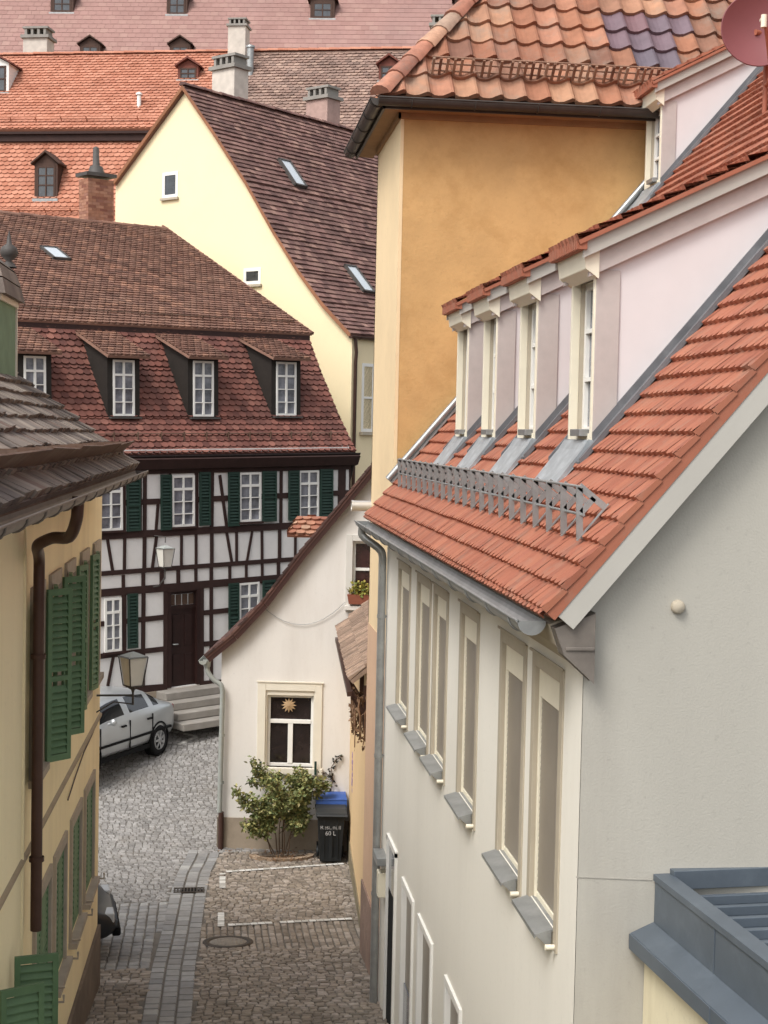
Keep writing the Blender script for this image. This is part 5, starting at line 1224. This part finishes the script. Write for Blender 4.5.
gable_dormer(fo, OMH, -14, 6, 66, 92, 0, 0, d42, m=mat('red_brown_dormer', '6E3C30', var=.2), rise=.3, cheek=m_white)
chimney(fo, OMH, 23, 47, 38, 56, Lr*d42.y+.8, .9, m_chw, 'slats', below=2)
chimney(fo, OMH, 228, 245, 26, 68, 3.2, .8, m_chw, 'slats', below=2)
mb = MB(); a = fo.hit(250.5, 48, 2.9); b = fo.hit(250.5, 72, 2.9); mb.tube([(a[0], 2.9, b[1]-1.5), (a[0], 2.9, a[1])], .15, 10); mb.lathe([(.19, 0), (.2, .08), (0, .16)], (a[0], 2.9, a[1]), 10); mb.build('flue_pipe', m_zinc, OMH)
x, s = slope_hit(fo, 139, 106, 0, 0, d42); P = Vector((x, 0, 0))+d42*s; mb = MB(); mb.tube([P-Vector((0, 0, .1)), P+Vector((0, 0, .45))], .09, 8); mb.lathe([(.13, 0), (.15, .06), (0, .14)], P+Vector((0, 0, .45)), 8); mb.build('vent_pipe', m_white, OMH)
# brown roof to the right of it
BR = thing('brown_roofed_house', 'house with weathered brown tiled roof and orange ridge, right of the bright orange roof', 'house', fo, local=(xr_+6, 3, -20))
mb = MB(); wlen = 14; s0 = -3.0; Lr2 = Lr; pl = [(0, s0), (wlen, s0), (wlen, Lr2), (0, Lr2)]
tiles(mb, (xr_+.02, 0.05, 0.0), (1, 0, 0), d42, pl, .26, .21, BEAVER, thick=.03, jit=.012, wob=.015); slab(mb, (xr_+.02, 0.05, 0), (1, 0, 0), d42, pl, .15)
slab(mb, (xr_+.02, 2*Lr*d42.y, 0), (1, 0, 0), Vector((0, -d42.y, d42.z)), pl, .15); mb.build('roof', m_far2, BR)
mb = MB(); ridge_caps(mb, (xr_, Lr*d42.y, Lr*d42.z+.03), (xr_+wlen, Lr*d42.y, Lr*d42.z+.03), .15, .45); mb.build('ridge_tiles', m_far1, BR)
mb = MB(); mb.box(xr_+.02, xr_+wlen, -1.8, 2*Lr*d42.y, -24, -2.4); mb.build('wall', m_yg, BR)
gable_dormer(fo, BR, 381, 397, 66, 80, 0.05, 0, d42, m=mat('red_brown_dormer', '6E3C30', var=.2), rise=.4)
chimney(fo, BR, 431, 455, 26, 50, Lr*d42.y-.2, .9, m_chw, 'slats', below=2)
# vast dusty pink roof behind everything
r0 = ray(200, 70); O = r0*(88/r0.dot(fwd)); fp = Frame(O, (R0*math.cos(math.radians(3))-fw0*math.sin(math.radians(3))).normalized())
PK = thing('great_pink_roofed_building', 'very large building with a long dusty pink tiled roof along the top of the view', 'building', fp, local=(0, 5, -30))
d50 = Vector((0, math.cos(math.radians(52)), math.sin(math.radians(52)))); mb = MB(); pl = [(0, 0), (58, 0), (58, 14), (0, 14)]
tiles(mb, (-22, 0, 0), (1, 0, 0), d50, pl, .5, .42, FLAT, thick=.008, jit=.003); slab(mb, (-22, 0, 0), (1, 0, 0), d50, pl, .3)
slab(mb, (-22, 2*14*d50.y, 0), (1, 0, 0), Vector((0, -d50.y, d50.z)), pl, .3); mb.build('roof', m_far3, PK)
mb = MB(); mb.box(-21.5, 35.5, .4, 2*14*d50.y-.4, -34, -.3); mb.build('wall', m_pale, PK)
for a, b, c, d in ((53, 71, -4, 12), (169, 185, -4, 14), (313, 332, 2, 18), (457, 475, 1, 16), (82, 98, 46, 60), (172, 188, 46, 60)): gable_dormer(fp, PK, a, b, c, d, 0, 0, d50, rise=.4)

# ================================================================== METAL-ROOFED ANNEX at the lower right
m_bluem = mat('blue_grey_sheet_metal', '5C6670', rough=.42, var=.12, scale=3, metal=.35, stain='7C8790', stain_amt=.35, stain_scale=2.5)
an_o = W._h(655, 877, 1, Yn-.005); aa = math.radians(4.8)
an = Frame(an_o, (math.sin(aa), -math.cos(aa), 0))      # x towards the viewer, y to the right
AN = thing('roof_annex', 'low cream annex with blue-grey sheet metal roof and broad ledge, against the grey gable', 'annex', an, local=(3, 2, -4))
zl = an.hit(634, 925, -.14)[1] ; yl = -.14
mb = MB(); mb.box(-.0, 6.5, 0, .09, -.36, .0); mb.box(-.0, 6.5, -.012, .1, -.02, .02)
mb.box(-.0, .07, .09, 5, -.06, .05)
mb.prism([(0, yl, -.40), (0, yl, -.33), (0, 0.0, -.27), (0, .0, -.40)], (6.5, 0, 0)); mb.box(0, 6.5, yl-.012, yl, -.42, -.33)
for x in (.85, 2.1, 3.4): mb.box(x, x+.008, -.006, 0, -.3, -.02); mb.box(x+.3, x+.308, yl-.018, yl, -.42, -.33)
mb.build('parapet', m_bluem, AN, bevel=.006)
mb = MB(); mb.box(0, 6.5, .09, 5, -.3, -.13)
x = .13
while x < 6.4: mb.box(x, x+.035, .11, 5, -.13, -.075); x += .2
mb.build('ribbed_roof', m_bluem, AN, bevel=.004)
mb = MB(); mb.box(0.0, 6.4, -.05, 4.9, -5, -.41); mb.build('wall', mat('cream_annex_render', 'D2C8A8', var=.06, scale=1.5, stain='8E7E60', stain_amt=.6, stain_scale=1.5, streak=True), AN)

# ================================================================== SATELLITE DISH
PD = W._h(757, 31, 1, 14.6)
DS = put('satellite_dish', 'dull red satellite dish with receiver arm, over the townhouse roof at the upper right', 'satellite dish', PD)
ax = (Vector((-.08, -1, .10))).normalized()
m_dish = mat('dull_red_paint', '7E4648', rough=.5, var=.06, scale=2)
mb = MB(); R_ = .365; pf = [(R_*k/10, .10*(k/10)**2-.06) for k in range(11)]; mb.lathe(pf, (0, 0, 0), 40, axis=ax); mb.lathe([(R_, .04), (R_+.008, .035), (R_, .03)], (0, 0, 0), 40, axis=ax)
mb.lathe([(r, z-.012) for r, z in pf], (0, 0, 0), 40, axis=ax); mb.build('reflector', m_dish, DS)
mb = MB(); lnb = ax*.34+Vector((-.03, 0, -.03)); mb.tube([Vector((.14, .02, -.50)), Vector((.12, -.1, -.42)), lnb+Vector((.02, 0, -.05))], .018, 8); mb.build('arm', mat('orange_brown_arm', 'A05A40', rough=.5), DS)
mb = MB(); mb.tube([lnb+Vector((0, 0, -.06)), lnb+Vector((0, 0, .06))], .03, 10); mb.tube([lnb+Vector((0, 0, .03)), lnb-ax*.07+Vector((0, 0, .03))], .026, 10); mb.tube([lnb+Vector((0, 0, -.04)), lnb-ax*.05+Vector((0, 0, -.04))], .018, 10); mb.build('receiver', m_creamwood, DS)
mb = MB(); zroof = rz_(PD.x-2.19+.15); mb.tube([(.15, .12, zroof-PD.z-.2), (.15, .12, .1)], .026, 10); mb.tube([(.15, .12, -.0), (0, .05, 0)], .03, 8); mb.tube([(.15, .12, -.5), (.14, .02, -.50)], .02, 8); mb.build('mast', mat('orange_brown_arm', 'A05A40'), DS)
# ================================================================== CARS
def car(name, label, P, heading, paint):
    o = put(name, label, 'car', P, math.atan2(heading.y, heading.x))
    # stations along the length: x, sill z, belt z, roof z (0 = none), half width, half roof width
    ST_ = [(-2.10, .42, .60, .60, .60, .60), (-2.07, .34, .88, .90, .74, .70), (-1.98, .30, .98, 1.01, .80, .74), (-1.62, .27, 1.02, 1.06, .84, .70), (-1.36, .26, 1.01, 1.24, .85, .60), (-1.12, .25, .99, 1.345, .855, .565),
           (-1.04, .25, .985, 1.365, .855, .56), (-.50, .24, .97, 1.42, .86, .565), (-.18, .24, .96, 1.43, .86, .57), (-.08, .24, .955, 1.43, .86, .57), (.45, .24, .94, 1.40, .86, .565), (.78, .24, .93, 1.30, .86, .585), (1.02, .25, .915, 1.15, .855, .62),
           (1.28, .26, .90, .965, .85, .70), (1.65, .28, .80, .84, .83, .70), (1.95, .32, .68, .72, .76, .64), (2.08, .40, .56, .58, .60, .50)]
    ring = []
    for x, zs, zb_, zr_, w, wr in ST_:
        half = [(0, zs), (w*.88, zs), (w*.97, zs+.10), (w*1.0, (zs+zb_)/2), (w*.975, zb_-.05), (w*.93, zb_), (wr, zr_-.035), (wr*.72, zr_), (0, zr_+.015)]
        pts = [(x, y, z) for y, z in half]+[(x, -y, z) for y, z in reversed(half[1:-1])]; ring.append(pts)
    n = len(ring[0]); mb = MB(); mb.smooth = True; gl = MB(); gl.smooth = True
    vs = [p for r in ring for p in r]
    body, glassf = [], []
    side_glass = {(4, 5), (6, 7), (7, 8), (9, 10), (10, 11), (11, 12)}
    for i in range(len(ring)-1):
        for k in range(n):
            f = (i*n+k, i*n+(k+1) % n, (i+1)*n+(k+1) % n, (i+1)*n+k)
            kk_ = k if k < 8 else 15-k
            isg = (kk_ == 5 and (i, i+1) in side_glass) or (kk_ in (6, 7) and (i, i+1) in {(3, 4), (4, 5), (11, 12), (12, 13)})
            (glassf if isg else body).append(f)
    mb.add(vs, body+glassf+[tuple(range(n)), tuple(len(ring)*n-1-k for k in range(n))])
    for q in range(len(body), len(body)+len(glassf)): mb.m[q] = 1
    b = mb.build('body', [paint, mat('car_glass', '14171A', rough=.06, spec=.9, var=.3)], o); sub = b.modifiers.new('smooth', 'SUBSURF'); sub.levels = 1; sub.render_levels = 1
    for s in (-1, 1):
        t = MB(); t.box(-1.75, 1.4, s*.845-.02, s*.845+.028, .50, .545); t.box(-1.3, 1.3, s*.80-.03, s*.80+.03, .2, .28); [t.box(x-.006, x+.006, s*.85-.02, s*.85+.014, .34, .9) for x in (-.12, .98, -1.0)]; t.build('side_trim', m_black, o)
        t = MB()
        for x in (-.95, .05): t.box(x, x+.16, s*.85-.02, s*.85+.03, .80, .835)
        t.build('door_handle', m_black, o)
        t = MB(); t.lathe([(0, -.05), (.06, -.04), (.07, 0), (.06, .03), (0, .04)], (.72, s*.98, 1.0), 10, axis=(1, 0, .0)); t.tube([(.72, s*.86, .95), (.72, s*.95, .98)], .025, 6); t.build('wing_mirror', paint, o)
        for x in (-1.28, 1.3):
            a = MB(); a.lathe([(0, -.2), (.365, -.2), (.365, .0), (.33, .004)], (x, s*.858, .33), 28, axis=(0, s, 0)); a.build('wheel_arch', m_black, o)
            w_ = MB(); w_.lathe([(.2, -.02), (.28, .0), (.305, -.03), (.305, -.2), (.2, -.2)], (0, 0, 0), 28, axis=(0, s, 0)); wh_ = w_.build('wheel', mat('tyre_rubber', '17171A', rough=.85), o, (x, s*.872, .305))
            r = MB(); r.lathe([(.205, -.02), (.19, .005), (.185, -.04)], (0, 0, 0), 28, axis=(0, s, 0))
            for k in range(7):
                a_ = 2*PI*k/7; dv = Vector((math.cos(a_), 0, math.sin(a_))); r.bar(Vector((0, s*-.01, 0)), dv*.195+Vector((0, -s*.012, 0)), .05, .012, (0, s, 0))
            r.lathe([(0, .01), (.05, .005), (.055, -.02)], (0, 0, 0), 14, axis=(0, s, 0)); r.build('rim', mat('alloy_rim', 'A8AAAC', rough=.35, metal=.6), wh_)
        l = MB(); l.box(-2.08, -1.93, s*.55-.13, s*.55+.17, .74, .93); l.build('tail_light', mat('red_lens', '7A1A18', rough=.2), o, bevel=.02)
        l = MB(); l.box(1.9, 2.03, s*.52-.14, s*.52+.14, .56, .70); l.build('headlight', mat('clear_lens', 'B8BCC0', rough=.15), o, bevel=.02)
    t = MB(); t.box(-2.15, -1.98, -.66, .66, .40, .52); t.build('bumper', m_black, o, bevel=.03); t = MB(); t.box(2.0, 2.12, -.62, .62, .36, .48); t.build('bumper', m_black, o, bevel=.03)
    return o
hd = ray(1030, 430); hd.z = 0; hd.normalize(); hd = -hd
lf = Vector((-hd.y, hd.x, 0))
Pw2 = ghit(158, 755)
Pcar = Pw2+hd*1.28-lf*.82; 
car_z = g(Pw2.x, Pw2.y)
Pcar.z = car_z+.02
silver = mat('silver_car_paint', 'B2B6B8', rough=.28, metal=.5, var=.04, scale=1, spec=.6)
c1 = car('parked_car', 'silver four-door car parked on the cobbled square before the half-timbered house', Pcar, hd, silver)
c1.scale = (1, 1, 1.05)
gs = (g(0, Pw2.y)-g(0, Pw2.y-2))/2
dkp = mat('dark_grey_car_paint', '2C2F33', rough=.3, metal=.4, var=.05, spec=.6)
c2 = car('parked_car', 'dark grey car nose just showing past the lower corner of the yellow house', Vector((-1.14-2.1, 20.6, g(-2, 20.7)+.02)), Vector((1, .12, 0)), dkp)

# ================================================================== GROUND AND PAVING
m_ground = mat('dark_joint_soil', '6A645C', rough=.95, var=.2, scale=3)
xsG = [-260, -60, -20]+[-8+.5*i for i in range(33)]+[20, 60, 260]; ysG = [-200, -60, -20, 0, 5]+[10+.5*i for i in range(60)]+[50, 70, 110, 200, 600]
mb = MB(); n = len(xsG); mb.add([(x, y, g(x, y)-.022) for y in ysG for x in xsG], [(j*n+i, j*n+i+1, (j+1)*n+i+1, (j+1)*n+i) for j in range(len(ysG)-1) for i in range(n-1)])
o = mb.build('ground', m_ground, None); tag(o, kind='structure')
strip_px = [(166, 1024), (174, 965), (188, 895), (194, 872), (204, 852)]
SPW = [ghit(*p) for p in strip_px]
def xs_(y):
    if y <= SPW[0].y: return SPW[0].x
    for a, b in zip(SPW, SPW[1:]):
        if y <= b.y: return a.x+(b.x-a.x)*(y-a.y)/(b.y-a.y)
    return SPW[-1].x+(y-SPW[-1].y)*.12
yBand0 = ghit(260, 948).y; yBand1 = ghit(280, 921).y; yLow = ghit(110, 968).y
HW = .30
def reg(x, y):
    s = xs_(y)
    if y < 26.9:
        if abs(x-s) < HW and y < SPW[-1].y: return 'strip'
        if x > s: return 'band' if yBand0 < y < yBand1 else 'right'
        return 'lowleft' if y < yLow and x < s-HW else ('lane' if y < 23.6 else 'plaza')
    return 'plaza'
m_sett = mat('granite_setts', '8A857D', rough=.75, var=.1, scale=9, tints=['74716E', '7E7B78', '898683', '93908D', '827F7B', '9A9794'], bump=.35, bscale=35, bdist=.006, stain='6A5F52', stain_amt=.35, stain_scale=1.2)
m_brownsett = mat('brown_cobbles', '85786A', rough=.8, var=.2, scale=9, tints=['72695E', '85796C', '94887A', 'A0958A', '7C7166', '8E8273'], bump=.6, bscale=35, bdist=.008, stain='5E5040', stain_amt=.45, stain_scale=.9)
m_bluesett = mat('blue_grey_setts', '868A8C', rough=.7, var=.15, scale=7, tints=['7a7978', '878685', '959492', '807e7c', '9e9d9a'], bump=.4, bscale=35, bdist=.005, stain='70685E', stain_amt=.3, stain_scale=1)
def stones(mb, mi, name, sx, sy, x0, x1, y0, y1, gap=.012, warp=None, jit=.008, stag=True, rnd=.004):
    mb.cur = mi; j = 0; y = y0
    while y < y1:
        i = 0; x = x0+(random.uniform(0, sx) if stag else 0)
        while x < x1:
            lx = sx*random.uniform(.8, 1.25) if stag else sx
            cx, cy = x+lx/2, y+sy/2; wx, wy = warp(cx, cy) if warp else (cx, cy)
            if reg(wx, wy) == name:
                t = random.random(); dz = random.uniform(-rnd, rnd); tl = random.uniform(-.004, .004)
                top, bot = [], []; b = min(lx, sy)*.16
                for a, c in ((-1, -1), (1, -1), (1, 1), (-1, 1)):
                    ja, jc = random.uniform(-jit, jit), random.uniform(-jit, jit)
                    qx, qy = cx+a*(lx/2-gap/2)+ja, cy+c*(sy/2-gap/2)+jc; wx2, wy2 = warp(qx, qy) if warp else (qx, qy)
                    ux, uy = cx+a*(lx/2-gap/2-b)+ja, cy+c*(sy/2-gap/2-b)+jc; wx3, wy3 = warp(ux, uy) if warp else (ux, uy)
                    bot.append((wx2, wy2, g(wx2, wy2)-.025)); top.append((wx3, wy3, g(wx3, wy3)+dz+tl*a+random.uniform(-.002, .002)))
                mid = [((p[0]*.72+q[0]*.28), (p[1]*.72+q[1]*.28), q[2]-.006) for p, q in zip(bot, top)]
                mb.add(top+mid+bot, [(0, 1, 2, 3)]+[(4+k, 4+(k+1) % 4, (k+1) % 4, k) for k in range(4)]+[(8+k, 8+(k+1) % 4, 4+(k+1) % 4, 4+k) for k in range(4)], t)
            x += lx
        y += sy; j += 1
mb = MB(); random.seed(5); mb.smooth = False
def wl(x, y):      # lane courses bow gently and fan to the left
    return x, y+.05*(x+1)**2*1.0+.02*math.sin(x*3)
def wp(x, y): return x+.25*math.sin(y*.35), y+.045*(x)**2+.04*math.sin(x*2.3)
stones(mb, 0, 'right', .115, .10, -.6, 2.6, 15.5, 27.6, warp=lambda x, y: (x+.02*math.sin(y*4), y+.03*math.sin(x*3.1)), rnd=.006)
stones(mb, 0, 'band', .10, .20, -.6, 2.6, 15.5, 27.6, stag=False, rnd=.003)
stones(mb, 2, 'lane', .15, .19, -2.6, .4, 16.0, 24.2, warp=lambda x, y: (xs_(y)-HW-(-(x-.0))*(1+.0*(y-18)) if False else x-.25*(0) , y+.10*(x+.6)), stag=False, rnd=.004, gap=.014)
stones(mb, 1, 'lowleft', .13, .12, -2.8, .2, 15.0, 20.5, rnd=.006)
stones(mb, 3, 'plaza', .12, .11, -4.2, 2.2, 23.0, 37.2, warp=wp, rnd=.003)
# the channel strip: three files of long stones along its own line
mb.cur = 2
for k in range(3):
    y = 15.6; w = 2*HW/3
    while y < SPW[-1].y-.05:
        L = random.uniform(.2, .34); pts = []
        for (a, yy2) in ((-1, y+.008), (1, y+.008), (1, y+L-.008), (-1, y+L-.008)):
            pts.append((xs_(yy2)-HW+w*(k+.5)+a*(w/2-.008), yy2))
        cxm = sum(p[0] for p in pts)/4; cym = sum(p[1] for p in pts)/4; dz = random.uniform(-.002, .003)-.006*(k == 1)
        bot = [(x, yv, g(x, yv)-.025) for x, yv in pts]; top = [(x+(cxm-x)*.12, yv+(cym-yv)*.08, g(x, yv)+dz) for x, yv in pts]
        mb.add(top+bot, [(0, 1, 2, 3)]+[(4+q, 4+(q+1) % 4, (q+1) % 4, q) for q in range(4)], random.random()); y += L
o = mb.build('street', [m_brownsett, m_brownsett, m_bluesett, m_sett], None); tag(o, kind='structure')
# painted parking lines
mb = MB()
def line(p, q, w):
    A, B_ = ghit(*p), ghit(*q); n = max(2, int((B_-A).length/.11)); d = (B_-A).normalized(); s = Vector((-d.y, d.x, 0))*w/2
    for k in range(n):
        if random.random() < .04: continue
        a = A.lerp(B_, (k+.04)/n); b = A.lerp(B_, (k+.96)/n); j = random.uniform(-.008, .008); vs = [a+s*(1+j*5), a-s, b-s, b+s*(1-j*5)]
        mb.add([(v.x, v.y, g(v.x, v.y)+.0105) for v in vs], [(0, 1, 2, 3)], random.random())
line((226, 872), (344, 864), .11); line((222.5, 873.5), (222.5, 888.5), .1); line((228, 925.5), (352, 919), .11); line((221, 913), (221, 927), .1)
line((170, 731), (197, 737), .1); line((197, 737), (178, 745), .1)
o = mb.build('road_marking', mat('worn_white_road_paint', 'C8C6C0', var=.2, scale=12, tints=['A8A49C', 'C8C6C0', 'D4D2CC']), None); tag(o, kind='structure')
# manhole cover and drain grate
Pm = ghit(228, 942); sl_ = math.atan((g(0, Pm.y+.5)-g(0, Pm.y-.5)))
mh = put('manhole_cover', 'round iron manhole cover with pale centre, set in the brown cobbles', 'manhole cover', Pm+Vector((0, 0, .006))); mh.rotation_euler.x = sl_
m_iron = mat('worn_cast_iron', '4E463F', rough=.6, metal=.5, var=.25, scale=12)
mb = MB(); mb.lathe([(.27, -.02), (.27, .004), (.355, .006), (.37, -.02)], (0, 0, 0), 36); mb.build('ring', m_iron, mh)
mb = MB(); mb.lathe([(0, .003), (.25, .003), (.26, -.01)], (0, 0, 0), 36)
for k in range(-4, 5): 
    h = math.sqrt(max(.0, .235**2-(k*.05)**2)); mb.box(k*.05-.008, k*.05+.008, -h, h, .002, .007)
mb.build('lid', mat('concrete_filled_lid', '857C70', var=.2, scale=12, bump=.5), mh)
Pg = ghit(189, 890.5); dg = put('drain_grate', 'small iron drain grate in the channel strip of the lane', 'drain grate', Pg+Vector((0, 0, .012))); dg.rotation_euler.x = math.atan((g(0, Pg.y+.5)-g(0, Pg.y-.5)))
mb = MB(); mb.box(-.25, .25, -.15, .15, -.02, -.012); mb.mi(1)
mb.box(-.25, .25, -.15, -.12, -.02, .004); mb.box(-.25, .25, .12, .15, -.02, .004)
for k in range(10): x = -.235+.052*k; mb.box(x-.012, x+.012, -.12, .12, -.02, .004)
mb.build('grate', [m_black, m_iron], dg)

# ================================================================== LIGHT
wd_ = bpy.data.worlds.new('World'); SC.world = wd_; wd_.use_nodes = True; nt = wd_.node_tree; N = nt.nodes; L = nt.links
bg = N['Background']; sky = N.new('ShaderNodeTexSky'); sky.sky_type = 'NISHITA'; sky.sun_disc = False
SUN_EL, SUN_AZ = math.radians(52), math.radians(226)         # azimuth clockwise from +Y: behind the viewer's left
sky.sun_elevation = SUN_EL; sky.sun_rotation = SUN_AZ; sky.air_density = 1.2; sky.dust_density = 4; sky.ozone_density = 1
hs = N.new('ShaderNodeHueSaturation'); hs.inputs['Saturation'].default_value = .22; L.new(sky.outputs[0], hs.inputs['Color']); L.new(hs.outputs[0], bg.inputs['Color']); bg.inputs['Strength'].default_value = .15
sd = bpy.data.lights.new('sun', 'SUN'); sd.energy = 1.1; sd.angle = math.radians(20); sd.color = (1, .96, .9); so = bpy.data.objects.new('sun', sd); COL.objects.link(so)
v = Vector((math.sin(SUN_AZ)*math.cos(SUN_EL), math.cos(SUN_AZ)*math.cos(SUN_EL), math.sin(SUN_EL))); so.rotation_euler = v.to_track_quat('Z', 'Y').to_euler(); so.location = v*30
SC.view_settings.view_transform = 'Standard'; SC.view_settings.look = 'None'; SC.view_settings.gamma = 1; SC.view_settings.exposure = 0.8
